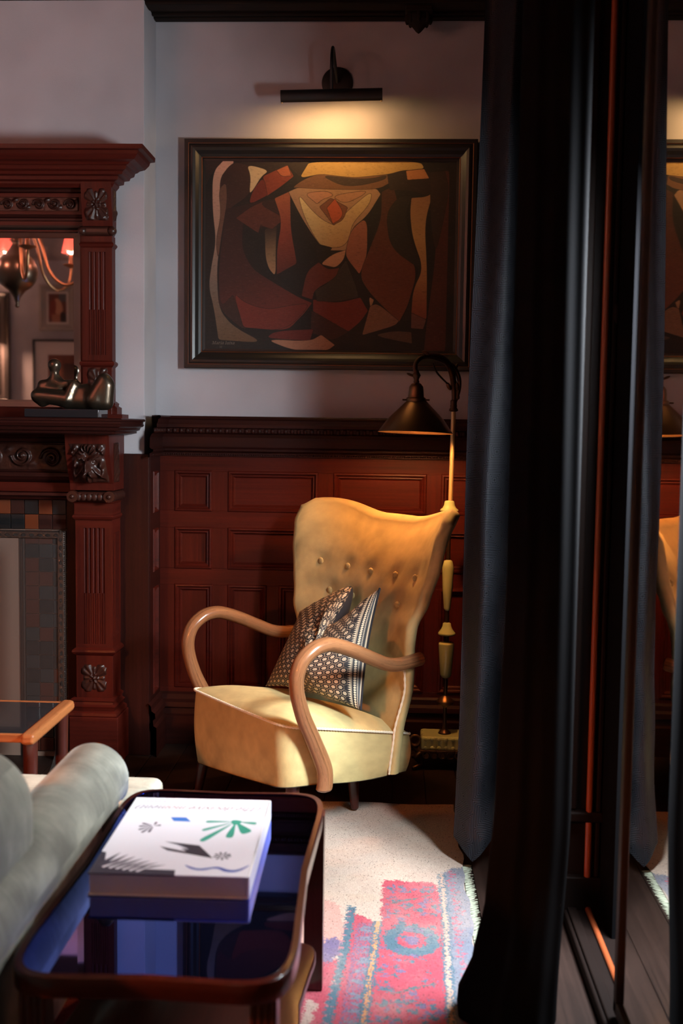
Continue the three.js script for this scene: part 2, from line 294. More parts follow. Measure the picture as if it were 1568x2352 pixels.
  mesh('post_bead', new THREE.CylinderGeometry(0.009, 0.009, 2.88, 12).translate(0.543, 1.47, -2.873), beadGlint, t1);
  mesh('post_moulding', bx(0.56, 0.575, 0.1, CEIL, -2.89, -2.87, 0.006, 'y'), M.blackTrim, t1);
  for (const s of [0.484, 0.572]) mesh('carved_boss', new THREE.SphereGeometry(0.017, 12, 10).scale(0.6, 1.9, 0.7).translate(s, 1.62, -2.876), M.blackTrim, t1);
  mesh('plinth_block', bx(0.462, 0.58, 0, 0.12, -2.93, -2.862, 0.005), M.blackTrim, t1);
  mesh('plinth_cap', bx(0.455, 0.585, 0.27, 0.3, -2.93, -2.86, 0.008), M.blackTrim, t1);
  const t2 = struct('trim_2');  // mirror frame bottom rail, laid across the foot of the opening
  mesh('floor_rail', bx(0.48, 0.66, 0, 0.03, -2.87, -1.6, 0.006, 'z'), M.blackTrim, t2);
  mesh('floor_rail_moulding', bx(0.49, 0.515, 0.028, 0.038, -2.87, -1.6, 0.004, 'z'), M.blackTrim, t2);
  mesh('floor_rail_bead', new THREE.CylinderGeometry(0.008, 0.008, 1.25, 12).rotateX(Math.PI / 2).translate(0.545, 0.033, -2.235), beadGlint, t2);
}

// ---------------------------------------------------------------- carving patterns
const spiral = (x, y, cx, cy, R, dir, w) => { const dx = x - cx, dy = y - cy, r = Math.hypot(dx, dy); if (r > R * 1.25 || r < 1e-6) return 0; const th = dir * Math.atan2(dy, dx); let best = 9; for (let k = 0; k < 4; k++) best = Math.min(best, Math.abs(r - R * Math.exp(-0.14 * (th + Math.PI + 2 * Math.PI * k)))); return Math.exp(-((best / w) ** 2)) + 0.9 * Math.exp(-((r / (R * 0.16)) ** 2)); };
const scrollCarve = (W, H) => (u, v) => {
  const x = u * W, y = v * H; let h = 0;
  for (let i = 0; i < Math.ceil(W / (H * 1.15)) + 1; i++) { const cx = W - H * (0.6 + i * 1.15), up = i % 2; h = Math.max(h, spiral(x, y, cx, H * (up ? 0.55 : 0.45), H * 0.43, up ? 1 : -1, H * 0.05)); h = Math.max(h, 0.7 * gauss(x - y * 0.5, y, cx + H * 0.45 - H * 0.25, H * (up ? 0.25 : 0.78), H * 0.16, H * 0.13)); }
  return h * 0.011 + 0.003 * fbm(x * 90, y * 90, 2);
};
const rosette = (W) => (u, v) => {
  const x = u - 0.5, y = v - 0.5, r = Math.hypot(x, y), a = Math.atan2(y, x), petal = Math.abs(Math.cos(2 * (a - Math.PI / 4))), diag = Math.exp(-(((1 - petal) * 2.4) ** 2)) * sstep(r, 0.1, 0.2) * (1 - sstep(r, 0.5, 0.66));
  const small = Math.exp(-((petal * 2.6) ** 2)) * sstep(r, 0.12, 0.2) * (1 - sstep(r, 0.34, 0.48));
  const flower = r < 0.2 ? 0.55 + 0.45 * Math.cos(5 * a) * sstep(r, 0.03, 0.1) : 0, eye = Math.exp(-((r / 0.05) ** 2));
  return W * (0.10 * diag * (1 - 0.45 * Math.exp(-((Math.sin(2 * (a - Math.PI / 4)) * r * 9) ** 2))) + 0.075 * small + 0.10 * flower * (1 - sstep(r, 0.14, 0.2)) + 0.09 * eye);
};
// a bearded mask under a scallop shell
const maskCarve = (u, v) => {
  const x = (u - 0.5) * 2, y = v, ax = Math.abs(x); let h = 0;
  h += 0.026 * gauss(x, y, 0, 0.45, 0.75, 0.42);
  const sx = x, sy = y - 0.72, sr = Math.hypot(sx * 0.9, sy * 1.5), sa = Math.atan2(sy * 1.5, sx * 0.9);
  if (sy > 0 && sr < 0.5) h += 0.018 * (1 - sstep(sr, 0.4, 0.5)) * (0.55 + 0.45 * Math.cos(sa * 14)) * sstep(sr, 0.05, 0.3);
  h += 0.02 * Math.exp(-(((y - (0.64 + 0.10 * Math.sin(ax * 2.6))) / 0.035) ** 2)) * (1 - sstep(ax, 0.55, 0.7)) * sstep(ax, 0.06, 0.16);  // brows
  h -= 0.014 * gauss(ax, y, 0.3, 0.575, 0.13, 0.045); h += 0.014 * gauss(ax, y, 0.3, 0.575, 0.07, 0.026);
  h += 0.036 * Math.exp(-((x / (0.09 + 0.07 * (1 - y))) ** 2)) * sstep(y, 0.39, 0.43) * (1 - sstep(y, 0.6, 0.72));   // nose
  h += 0.014 * gauss(ax, y, 0.12, 0.43, 0.07, 0.04);
  h += 0.03 * gauss(ax, y + ax * 0.28, 0.2, 0.36, 0.22, 0.085);                                                         // moustache
  h += 0.02 * gauss(ax, y + ax * 0.5, 0.55, 0.58, 0.3, 0.06) + 0.022 * gauss(ax, y, 0.72, 0.5, 0.12, 0.09) + 0.022 * gauss(ax, y, 0.8, 0.28, 0.12, 0.1);
  h += 0.024 * gauss(x, y, 0, 0.14, 0.28, 0.14) * (0.8 + 0.2 * Math.cos(x * 26)); h -= 0.012 * gauss(x, y, 0, 0.285, 0.16, 0.02);
  h += 0.018 * gauss(ax, y, 0.68, 0.9, 0.13, 0.07) + 0.016 * gauss(ax, y, 0.85, 0.8, 0.1, 0.06);
  return h * (1 - sstep(ax, 0.9, 1)) * sstep(y, 0, 0.05);
};
const leafCarve = (u, v) => 0.008 * (0.4 + 0.6 * Math.abs(Math.sin((v * 5 + Math.abs(u - 0.5) * 3) * Math.PI))) * Math.exp(-(((u - 0.5) / 0.36) ** 2)) + 0.006 * gauss(u, v, 0.5, 0.25, 0.3, 0.12);

// fluted shaft standing on its plan; n grooves between x0 and x1, front face at z
function flutedShaft(x0, x1, z, zb, y0, y1, n, reeded) {
  const m = 0.028 * (x1 - x0) / 0.143, a = x0 + m, w = (x1 - x0 - 2 * m) / n, pts = [[x0, zb], [x0, z], [a, z]];
  for (let i = 0; i < n; i++) { const r = w * 0.36, c = a + w * (i + 0.5); for (let k = 0; k <= 8; k++) { const t = Math.PI * k / 8, d = Math.sin(t) * r; pts.push([c - Math.cos(t) * r, z - (reeded ? (k === 0 || k === 8 ? 0 : 0.005 - d * 0.45) : d)]); } }
  pts.push([x1 - m, z], [x1, z], [x1, zb]); return uvm(extrudeXZ(pts, y0, y1), 'y');
}

// ---------------------------------------------------------------- fireplace and overmantel
{
  const fp = thing('fireplace', 'dark carved mahogany fireplace with fluted pilasters, bearded mask and tiled surround', 'fireplace');
  const pil = sub('pilaster', fp), A = -1.204, B = -1.061, ZF = -4.087, ZB = CHIM + 0.004;
  mesh('plinth', bx(-1.22, -1.03, 0.001, 0.195, ZB, -4.04, 0.004), M.mahogany, pil);
  mesh('base_moulding', uMould([[0.016, 0.185], [0.022, 0.192], [0.026, 0.2], [0.024, 0.21], [0.012, 0.216], [0.014, 0.226], [0.018, 0.234], [0.008, 0.24], [0.006, 0.25], [0.012, 0.254], [0.012, 0.262], [0.0, 0.266]], A, B, ZF + 0.02, ZB), M.mahogany, pil);
  mesh('base_block', bx(A, B, 0.26, 0.44, ZB, ZF, 0.002, 'y'), M.mahogany, pil);
  mesh('carved_rosette', relief(-1.183, -1.085, 0.283, 0.391, ZF - 0.002, 44, 44, rosette(0.1)), M.carved, pil);
  mesh('base_band', uMould([[0, 0.425], [0.009, 0.433], [0.014, 0.44], [0.012, 0.448], [0, 0.456]], A, B, ZF, ZB), M.mahogany, pil);
  mesh('shaft', mergeGeometries([uvm(extrudeXZ([[A, ZB], [A, ZF], [B, ZF], [B, ZB]], 0.444, 0.47)), flutedShaft(A, B, ZF, ZB, 0.47, 0.667, 5, true), flutedShaft(A, B, ZF, ZB, 0.667, 0.919, 5, false), uvm(extrudeXZ([[A, ZB], [A, ZF], [B, ZF], [B, ZB]], 0.919, 1.02))].map((g) => { const q = g.index ? g.toNonIndexed() : g; q.clearGroups?.(); return q; })), M.mahogany, pil);
  const flank = mesh('flank_fluting', flutedShaft(-ZF + 0.008, -ZB - 0.02, 0.004, -0.004, 0.5, 0.9, 5, true), M.mahogany, pil); flank.position.set(B, 0, 0); flank.rotation.y = Math.PI / 2;
  mesh('neck_moulding', uMould([[0, 0.95], [0.006, 0.956], [0.009, 0.962], [0.006, 0.968], [0.002, 0.97], [0.002, 1.012], [0.006, 1.018]], A, B, ZF + 0.006, ZB), M.mahogany, pil);
  const roll = pil;
  mesh('roll', bx(-1.19, -1.062, 1.022, 1.06, ZB, -4.04, 0.012), M.carved, roll);
  for (const x of [-1.198, -1.058]) { mesh('volute', new THREE.CylinderGeometry(0.021, 0.021, 0.03, 20).rotateX(Math.PI / 2).translate(x, 1.042, -4.04), M.carved, roll); mesh('volute_eye', new THREE.SphereGeometry(0.009, 10, 8).translate(x, 1.042, -4.024), M.carved, roll); }
  for (let i = 0; i < 6; i++) mesh('roll_leaf', new THREE.SphereGeometry(0.011, 8, 6).scale(1.2, 1.3, 0.6).translate(-1.178 + i * 0.0205, 1.04, -4.036), M.carved, roll);
  mesh('roll_side', new THREE.CylinderGeometry(0.02, 0.02, 0.13, 14).rotateX(Math.PI / 2).translate(-1.055, 1.042, -4.12), M.carved, roll);
  // bracket block leaning outwards towards its top
  const brk = pil;
  const prof = [[ZB, 1.065], [-4.05, 1.065], [-4.047, 1.09], [-4.02, 1.14], [-3.995, 1.2], [-3.982, 1.275], [ZB, 1.275]];
  const s = new THREE.Shape(prof.map(([z, y]) => new THREE.Vector2(-z, y)));
  mesh('bracket', uvm(new THREE.ExtrudeGeometry(s, { depth: 0.165, bevelEnabled: false }).rotateY(Math.PI / 2).translate(-1.212, 0, 0), 'y'), M.mahogany, brk);
  const mk = mesh('carved_mask', relief(-0.068, 0.068, 0, 0.155, 0, 64, 72, maskCarve), M.carved, brk); mk.position.set(-1.128, 1.096, -4.04); mk.rotation.x = 0.36;
  const lf = mesh('carved_leaf', relief(-0.04, 0.04, 0, 0.15, 0, 24, 40, leafCarve), M.carved, brk); lf.position.set(-1.046, 1.095, -4.095); lf.rotation.y = Math.PI / 2;
  const p2 = pil.clone(); p2.name = 'pilaster'; p2.position.x = -1.424; fp.add(p2);

  mesh('mantel_shelf', uMould([[-0.2, 1.336], [0.0, 1.336], [0.005, 1.332], [0.004, 1.326], [-0.003, 1.324], [-0.004, 1.316], [0.0, 1.313], [-0.004, 1.306], [-0.014, 1.302], [-0.018, 1.292], [-0.03, 1.288], [-0.034, 1.28], [-0.05, 1.276], [-0.2, 1.274]], -2.70, CX, -3.85, CHIM + 0.002), M.mahoganyDark, fp);
  mesh('shelf_slab', bx(-2.68, CX - 0.03, 1.28, 1.334, CHIM, -3.9, 0), M.mahoganyDark, fp);
  mesh('frieze_board', bx(-2.47, -1.21, 1.03, 1.28, CHIM, -4.13, 0), M.mahoganyDark, fp);
  mesh('frieze_moulding', xMould([[0, 1.285], [0.07, 1.28], [0.06, 1.262], [0.035, 1.256], [0.03, 1.244], [0.0, 1.24]], -2.47, -1.21, -4.13), M.mahoganyDark, fp);
  mesh('carved_frieze', relief(-1.85, -1.245, 1.135, 1.235, -4.128, 240, 46, scrollCarve(0.605, 0.1)), M.carved, fp);
  mesh('frieze_moulding', xMould([[0, 1.13], [0.02, 1.126], [0.026, 1.112], [0.018, 1.1], [0.006, 1.09], [0, 1.088]], -2.47, -1.21, -4.13), M.mahoganyDark, fp);
  mesh('frieze_band', bx(-2.47, -1.21, 1.052, 1.088, -4.15, -4.122, 0.002), M.mahogany, fp);
  mesh('frieze_moulding', xMould([[0, 1.052], [0.016, 1.048], [0.02, 1.038], [0.008, 1.03], [0.004, 1.022], [-0.02, 1.02]], -2.47, -1.21, -4.13), M.mahoganyDark, fp);
  mesh('inner_stile', bx(-1.25, -1.205, 0, 1.03, CHIM, -4.13, 0.002, 'y'), M.mahoganyDark, fp);
  mesh('tile_bed', bx(-1.62, -1.235, 0, 1.03, CHIM - 0.005, -4.165, 0), std('grout', [0.24, 0.16, 0.12], { roughness: 0.7 }), fp);
  const tones = [[0.012, 0.014, 0.015], [0.02, 0.025, 0.027], [0.06, 0.016, 0.01], [0.13, 0.035, 0.014], [0.03, 0.012, 0.01]].map((c, i) => phys('glazed tile ' + i, c, { roughness: 0.12, clearcoat: 0.6, clearcoatRoughness: 0.06 }));
  const pick = [0, 3, 0, 4, 3, 0, 0, 4, 0, 1, 3, 0];
  for (let r = 0; r < 2; r++) for (let i = 0; i < 6; i++) mesh('tile', bx(-1.26 - (i + 1) * 0.0548 + 0.001, -1.26 - i * 0.0548 - 0.001, 0.962 - r * 0.0585, 1.019 - r * 0.0585, -4.17, -4.156 + 0.001 * rnd(), 0.002), tones[r ? [4, 4, 3, 0, 0, 3][i] : pick[i]], fp);
  for (let c = 0; c < 3; c++) for (let r = 0; r < 16; r++) { const y = 0.9 - r * 0.0548; mesh('tile', bx(-1.26 - (c + 1) * 0.0548 + 0.001, -1.26 - c * 0.0548 - 0.001, y - 0.0538, y - 0.001, -4.17, -4.156 + 0.001 * rnd(), 0.002), tones[Math.floor(rnd() * 3) === 2 ? 2 : Math.floor(rnd() * 2)], fp); }
  const steps = []; for (let i = 0; i < 9; i++) steps.push([i * 0.0095, -4.15 - i * 0.006], [i * 0.0095 + 0.006, -4.15 - i * 0.006], [i * 0.0095 + 0.007, -4.157 - i * 0.006]);
  mesh('firebox_frame', frameGeo(-2.27, -1.424, -0.05, 0.9, steps), std('cast iron', [0.05, 0.045, 0.042], { roughness: 0.5, metalness: 0.3 }), fp);
  mesh('firebox_back', bx(-2.2, -1.49, 0, 0.85, -4.4, -4.22, 0), M.blackMetal, fp);

  // overmantel
  const om = thing('overmantel_mirror', 'dark carved mahogany overmantel framing a mirror above the mantel shelf', 'mirror');
  const up = sub('pilaster', om), a = -1.196, b = -1.08, zf = -4.166, zb = CHIM + 0.002;
  mesh('base_block', bx(a, b, 1.385, 1.545, zb, zf, 0.002, 'y'), M.mahogany, up);
  mesh('carved_panel', relief(a + 0.02, b - 0.018, 1.42, 1.53, zf, 24, 24, rosette(0.09)), M.carved, up);
  mesh('base_moulding', uMould([[0.05, 1.336], [0.05, 1.352], [0.024, 1.354], [0.024, 1.378], [0.012, 1.384], [0.014, 1.394], [0.003, 1.402]], a, b, zf, zb), M.mahogany, up);
  mesh('band', uMould([[0, 1.532], [0.008, 1.54], [0.01, 1.546], [0.008, 1.552], [0, 1.557]], a, b, zf, zb), M.mahogany, up);
  const strip = (y0, y1) => uvm(extrudeXZ([[a, zb], [a, zf], [b, zf], [b, zb]], y0, y1), 'y');
  mesh('shaft', mergeGeometries([strip(1.545, 1.579), flutedShaft(a, b, zf, zb, 1.579, 1.751, 4, true), flutedShaft(a, b, zf, zb, 1.751, 1.969, 4, false), strip(1.969, 2.03)].map((g) => g.index ? g.toNonIndexed() : g)), M.mahogany, up);
  mesh('neck_moulding', uMould([[0, 1.984], [0.006, 1.99], [0.009, 1.996], [0.005, 2.003], [0, 2.006]], a, b, zf, zb), M.mahogany, up);
  mesh('roll', bx(a + 0.004, b + 0.004, 2.028, 2.064, zb, zf + 0.02, 0.014), M.carved, up);
  for (const x of [a + 0.006, b + 0.004]) mesh('volute', new THREE.SphereGeometry(0.018, 12, 10).translate(x, 2.045, zf + 0.012), M.carved, up);
  const s2 = new THREE.Shape([[-zb, 2.064], [-zf - 0.004, 2.064], [-zf - 0.01, 2.1], [-zf - 0.022, 2.16], [-zf - 0.03, 2.232], [-zb, 2.232]].map(([x, y]) => new THREE.Vector2(x, y)));
  mesh('bracket', uvm(new THREE.ExtrudeGeometry(s2, { depth: 0.116, bevelEnabled: false }).rotateY(Math.PI / 2).translate(a + 0.004, 0, 0), 'y'), M.mahogany, up);
  const ro = mesh('carved_rosette', relief(-0.045, 0.045, 0, 0.118, 0, 40, 44, rosette(0.11)), M.carved, up); ro.position.set(-1.135, 2.085, -4.158); ro.rotation.x = 0.13;
  const rs = mesh('carved_leaf', relief(-0.018, 0.018, 0, 0.12, 0, 12, 30, leafCarve), M.carved, up); rs.position.set(b + 0.004, 2.085, -4.185); rs.rotation.y = Math.PI / 2;
  const up2 = up.clone(); up2.position.x = -1.414; om.add(up2);
  mesh('cornice', uMould([[0.0, 2.205], [0.006, 2.214], [0.012, 2.224], [0.012, 2.234], [0.03, 2.24], [0.032, 2.258], [0.052, 2.262], [0.056, 2.276], [0.07, 2.284], [0.074, 2.302], [0.082, 2.305], [0.092, 2.315], [0.112, 2.322], [0.128, 2.345], [0.132, 2.362], [0.15, 2.365], [0.152, 2.388], [-0.02, 2.39]].map(([o, y]) => [o, 2.205 + (y - 2.205) * 0.68]), -2.61, -1.076, -4.15, zb), M.mahogany, om);
  mesh('cornice_top', bx(-2.7, -0.98, 2.31, 2.328, zb, -4.03, 0), M.mahogany, om);
  mesh('frieze_board', bx(-2.5, -1.19, 2.05, 2.235, zb, -4.2, 0), M.mahogany, om);
  mesh('frieze_moulding', xMould([[0, 2.225], [0.03, 2.222], [0.028, 2.212], [0.014, 2.208], [0.012, 2.198], [0, 2.194]], -2.49, -1.19, -4.2), M.mahoganyDark, om);
  mesh('carved_frieze', relief(-1.9, -1.217, 2.126, 2.179, -4.198, 260, 30, scrollCarve(0.683, 0.053)), M.carved, om);
  mesh('frieze_moulding', xMould([[0, 2.114], [0.012, 2.112], [0.014, 2.102], [0.006, 2.098], [0.006, 2.09], [0, 2.088]], -2.49, -1.19, -4.2), M.mahoganyDark, om);
  mesh('frieze_moulding', xMould([[0, 2.072], [0.014, 2.07], [0.014, 2.062], [0.004, 2.056], [-0.012, 2.052]], -2.49, -1.19, -4.2), M.blackWood, om);
  mesh('inner_stile', bx(-1.212, -1.19, 1.375, 2.06, zb, -4.195, 0.002, 'y'), M.mahogany, om);
  mesh('bottom_rail', bx(-2.6, -1.07, 1.336, 1.377, zb, -4.12, 0.003), M.mahogany, om);
  const mx0 = -2.48, mx1 = -1.213, my0 = 1.377, my1 = 2.053, mz = -4.207, bw = 0.028, dz = 0.0035;
  mesh('mirror_glass', quads([[[mx0 + bw, my0 + bw, mz], [mx1 - bw, my0 + bw, mz], [mx1 - bw, my1 - bw, mz], [mx0 + bw, my1 - bw, mz]]]), M.mirror, om);
  const o4 = [[mx0, my0, mz - dz], [mx1, my0, mz - dz], [mx1, my1, mz - dz], [mx0, my1, mz - dz]], i4 = [[mx0 + bw, my0 + bw, mz], [mx1 - bw, my0 + bw, mz], [mx1 - bw, my1 - bw, mz], [mx0 + bw, my1 - bw, mz]];
  for (let k = 0; k < 4; k++) mesh('mirror_bevel', quads([[o4[k], o4[(k + 1) % 4], i4[(k + 1) % 4], i4[k]]]), M.mirror, om);
}

// ---------------------------------------------------------------- painting with its picture light
{
  const x0 = -0.845, x1 = 0.314, y0 = 1.544, y1 = 2.447;
  const p = thing('painting', 'large abstract figure painting in brown and ochre in a black moulded frame', 'painting');
  mesh('frame', frameGeo(x0, x1, y0, y1, [[0.004, 0], [0, 0.003], [0, 0.043], [0.003, 0.046], [0.0155, 0.046], [0.017, 0.042], [0.02, 0.0415], [0.026, 0.046], [0.034, 0.047], [0.044, 0.042], [0.056, 0.03], [0.066, 0.024], [0.069, 0.022], [0.071, 0.014], [0.083, 0.012]].map(([i, z]) => [i, z + WALL])), M.frame, p);
  mesh('gilt_line', frameGeo(x0, x1, y0, y1, [[0.0155, WALL + 0.0445], [0.0165, WALL + 0.0462], [0.0178, WALL + 0.0445]]), M.gilt, p);
  mesh('gilt_line', frameGeo(x0, x1, y0, y1, [[0.0655, WALL + 0.0235], [0.0665, WALL + 0.0258], [0.0685, WALL + 0.0225]]), M.gilt, p);
  const art = canvasTex(1360, 1020, (c, W, H) => {
    c.scale(W / 1310, H / 970); c.translate(-142, -148);
    c.fillStyle = '#17130f'; c.fillRect(0, 0, 1600, 1300);
    const P = (col, ...q) => {                       // smooth outline through the listed points
      c.beginPath(); const n = q.length / 2, at = (i) => [q[2 * ((i + n) % n)], q[2 * ((i + n) % n) + 1]];
      for (let i = 0; i < n; i++) { const [ax, ay] = at(i - 1), [bX, bY] = at(i), [dx, dy] = at(i + 1), e = Math.hypot(bX - ax, bY - ay), f = Math.hypot(dx - bX, dy - bY), s = 0.42, px = lerp(bX, ax, s), py = lerp(bY, ay, s), rx = lerp(bX, dx, s), ry = lerp(bY, dy, s), turn = Math.abs(Math.sin(Math.atan2(dy - bY, dx - bX) - Math.atan2(bY - ay, bX - ax))); const w = e * f > 0 && turn > 0.85 ? 0.2 : 1; i ? c.lineTo(lerp(bX, px, w), lerp(bY, py, w)) : c.moveTo(lerp(bX, px, w), lerp(bY, py, w)); c.quadraticCurveTo(bX, bY, lerp(bX, rx, w), lerp(bY, ry, w)); }
      c.closePath(); if (Array.isArray(col)) { const [x, y, X, Y, ...s] = col, g = c.createLinearGradient(x, y, X, Y); s.forEach((k, i) => g.addColorStop(i / (s.length - 1), k)); c.fillStyle = g; } else c.fillStyle = col;
      c.fill(); c.strokeStyle = 'rgba(16,10,8,0.4)'; c.lineWidth = 3; c.stroke();
    };
    P('#caa25a', 640, 246, 660, 200, 690, 158, 1250, 156, 1280, 196, 1220, 200, 1090, 224, 960, 246, 740, 224);
    P('#2c1d17', 150, 155, 640, 155, 690, 160, 640, 240, 575, 178, 450, 235, 360, 175, 260, 148, 190, 215, 150, 300);
    P(['200', '200', '200', '1080', '#d9a58c', '#b08a74', '#7a6a5c', '#6d5136'].map((v, i) => (i < 4 ? +v : v)), 190, 215, 255, 148, 300, 160, 285, 240, 240, 300, 250, 400, 235, 560, 215, 690, 225, 900, 300, 990, 470, 1075, 225, 1060, 200, 900, 172, 790, 185, 690, 210, 560, 190, 400);
    P('#3a211a', 215, 265, 290, 166, 360, 172, 410, 215, 385, 330, 270, 400, 250, 520, 225, 720, 222, 900, 330, 990, 380, 1010, 300, 820, 280, 560);
    P('#6b4a39', 222, 300, 262, 262, 268, 360, 240, 520, 222, 660, 208, 560, 236, 430);
    P('#dcbf90', 365, 175, 485, 205, 440, 240, 405, 300, 380, 325, 388, 235);
    P('#8c3a22', 450, 235, 575, 178, 610, 235, 540, 290, 470, 335); P('#74281a', 400, 300, 455, 235, 475, 330, 375, 382);
    P('#b9653d', 520, 205, 578, 180, 598, 232, 548, 238);
    P(['260', '400', '560', '1000', '#2a1612', '#47201a', '#7d2c1e'].map((v, i) => (i < 4 ? +v : v)), 260, 400, 380, 370, 510, 345, 550, 455, 430, 500, 350, 470, 345, 600, 400, 700, 500, 760, 640, 840, 712, 868, 640, 960, 575, 1012, 355, 995, 300, 830, 232, 900, 222, 700);
    P('#7a2c1f', 300, 815, 360, 870, 480, 905, 600, 880, 712, 868, 575, 1012, 355, 995);
    P(['460', '500', '500', '740', '#37291f', '#8d7150', '#b98a63'].map((v, i) => (i < 4 ? +v : v)), 462, 500, 525, 470, 520, 600, 522, 738, 485, 700, 466, 640);
    P('#5a2a1e', 310, 445, 400, 380, 500, 345, 430, 372, 540, 430, 560, 450, 500, 500, 440, 480, 430, 520);
    P(['510', '350', '600', '720', '#a55a38', '#8a3a26', '#5e2418'].map((v, i) => (i < 4 ? +v : v)), 510, 345, 592, 308, 596, 480, 630, 670, 525, 728, 525, 600, 550, 455);
    P('#120f0d', 596, 375, 640, 440, 745, 660, 680, 720, 652, 832, 520, 740, 632, 670, 596, 500);
    P('#b28b68', 582, 312, 640, 286, 800, 300, 1030, 288, 1056, 322, 990, 430, 910, 492, 905, 560, 880, 604, 770, 604, 718, 540, 650, 440);
    P(['640', '320', '860', '600', '#e6cd92', '#d8bd84', '#c49c68'].map((v, i) => (i < 4 ? +v : v)), 630, 318, 700, 400, 760, 452, 820, 478, 890, 402, 1012, 302, 1002, 372, 912, 468, 898, 548, 862, 588, 762, 592, 716, 532, 662, 430);
    P('#7d5538', 600, 292, 660, 250, 740, 220, 900, 244, 1090, 224, 1112, 260, 1040, 300, 800, 300, 640, 292);
    P('#3d2a20', 745, 228, 900, 246, 1010, 246, 1088, 226, 1075, 252, 940, 282, 850, 280);
    P('#c08a6a', 660, 318, 780, 306, 820, 330, 760, 348, 730, 372); P('#b98763', 800, 330, 990, 302, 960, 332, 870, 372);
    P('#855239', 742, 386, 800, 342, 888, 388, 866, 452, 815, 476); P('#c05a34', 780, 392, 822, 345, 866, 412, 852, 448, 812, 470);
    P('#c99471', 750, 672, 812, 622, 882, 600, 872, 650, 832, 690, 790, 682); P('#191310', 690, 560, 812, 590, 742, 672, 722, 600);
    P('#a4664d', 905, 500, 990, 430, 992, 640, 952, 722, 884, 640, 880, 604);
    P('#120f0d', 1056, 322, 992, 430, 990, 600, 1040, 480, 1070, 380);
    P(['1000', '330', '1150', '960', '#4a2618', '#6a3420', '#7a4128'].map((v, i) => (i < 4 ? +v : v)), 1060, 310, 1120, 280, 1160, 420, 1150, 560, 1255, 690, 1205, 880, 1160, 962, 1010, 822, 950, 730, 1000, 600, 1060, 450);
    P('#262019', 1082, 420, 1150, 330, 1215, 330, 1180, 430, 1220, 560, 1282, 690, 1240, 800, 1226, 950, 1165, 960, 1210, 880, 1258, 690, 1110, 590);
    P('#2b1c16', 1088, 226, 1180, 200, 1305, 210, 1332, 300, 1290, 332, 1225, 306, 1100, 300); P('#c9854f', 1182, 206, 1275, 196, 1302, 244, 1190, 252);
    P(['1250', '330', '1250', '950', '#a5764e', '#c89a5e', '#b9824f', '#8c4630'].map((v, i) => (i < 4 ? +v : v)), 1212, 340, 1290, 334, 1324, 310, 1282, 462, 1300, 690, 1302, 948, 1222, 920, 1228, 800, 1280, 690, 1222, 540, 1206, 420);
    P('#775045', 1222, 912, 1300, 948, 1285, 996, 1222, 992);
    P('#53261b', 1306, 212, 1405, 205, 1402, 1118, 1290, 1110, 1300, 980, 1345, 600, 1330, 330); P('#332219', 1306, 212, 1380, 208, 1405, 300, 1372, 480, 1340, 620, 1312, 460);
    P('#7b2c20', 715, 850, 840, 868, 960, 838, 1000, 905, 962, 962, 900, 1012, 715, 912); P('#39332a', 724, 806, 800, 762, 882, 652, 930, 760, 950, 838, 840, 862, 735, 858);
    P('#6d2e22', 680, 710, 742, 662, 790, 700, 850, 690, 830, 742, 722, 802, 712, 852, 655, 834);
    P('#191310', 880, 650, 950, 740, 1012, 830, 1002, 905, 960, 838); P('#b98d69', 1002, 832, 1030, 850, 1012, 900);
    P('#40201a', 705, 905, 900, 1012, 820, 1060, 740, 1030, 705, 1020); P('#14100d', 712, 880, 700, 1000, 660, 1030, 580, 1012);
    P('#6e221a', 470, 1048, 520, 1012, 720, 1000, 702, 1060, 600, 1056); P('#b98467', 460, 1052, 700, 1062, 760, 1028, 832, 1080, 790, 1112, 620, 1112);
    P('#8e664e', 1010, 880, 1050, 868, 1160, 955, 1140, 980, 970, 1030); P('#14100d', 800, 1112, 980, 962, 960, 1030, 1240, 1070, 1240, 1115);
    P('#5d463a', 1020, 1030, 1130, 1005, 1225, 1010, 1230, 1070);
    c.fillStyle = '#8c8074'; c.font = 'italic 22px serif'; c.fillText('Maria luisa', 190, 1082); c.font = '13px serif'; c.fillText('52', 230, 1100);
    let s = 3; const q = () => { s = (s * 16807) % 2147483647; return s / 2147483647; };
    for (let i = 0; i < 16000; i++) { c.fillStyle = q() > 0.5 ? 'rgba(255,225,180,0.035)' : 'rgba(0,0,0,0.06)'; c.fillRect(142 + q() * 1310, 148 + q() * 970, 2 + q() * 16, 1 + q() * 5); }
  });
  const g = quads([[[x0 + 0.07, y0 + 0.07, WALL + 0.0125], [x1 - 0.07, y0 + 0.07, WALL + 0.0125], [x1 - 0.07, y1 - 0.07, WALL + 0.0125], [x0 + 0.07, y1 - 0.07, WALL + 0.0125]]]);
  g.setAttribute('uv', new THREE.BufferAttribute(new Float32Array([0, 0, 1, 0, 1, 1, 0, 0, 1, 1, 0, 1]), 2));
  mesh('canvas', g, phys('oil paint', [0.66, 0.66, 0.66], { map: art, roughness: 0.62, bumpMap: rep(fineTex, 3, 2.4), bumpScale: 0.0006 }), p);
  rebase(p);

  const l = thing('picture_light', 'black tubular picture light on a round wall plate above the painting', 'lamp');
  const cx = -0.243, cy = 2.672, tx = -0.255, ty = 2.573, tz = -4.25;
  mesh('wall_plate', lathe([[0, 0], [0.062, 0], [0.062, 0.006], [0.058, 0.012], [0.03, 0.015], [0, 0.016]], 40).rotateX(Math.PI / 2).translate(cx, cy, WALL), M.blackMetal, l);
  mesh('arm', bar([[cx, cy, WALL + 0.014], [cx - 0.004, cy + 0.03, WALL + 0.05], [cx - 0.01, cy + 0.085, WALL + 0.1], [cx - 0.012, cy + 0.09, WALL + 0.14], [tx, 2.7, tz + 0.015], [tx, ty + 0.02, tz]], () => 0.0065, 50, 10), M.blackMetal, l);
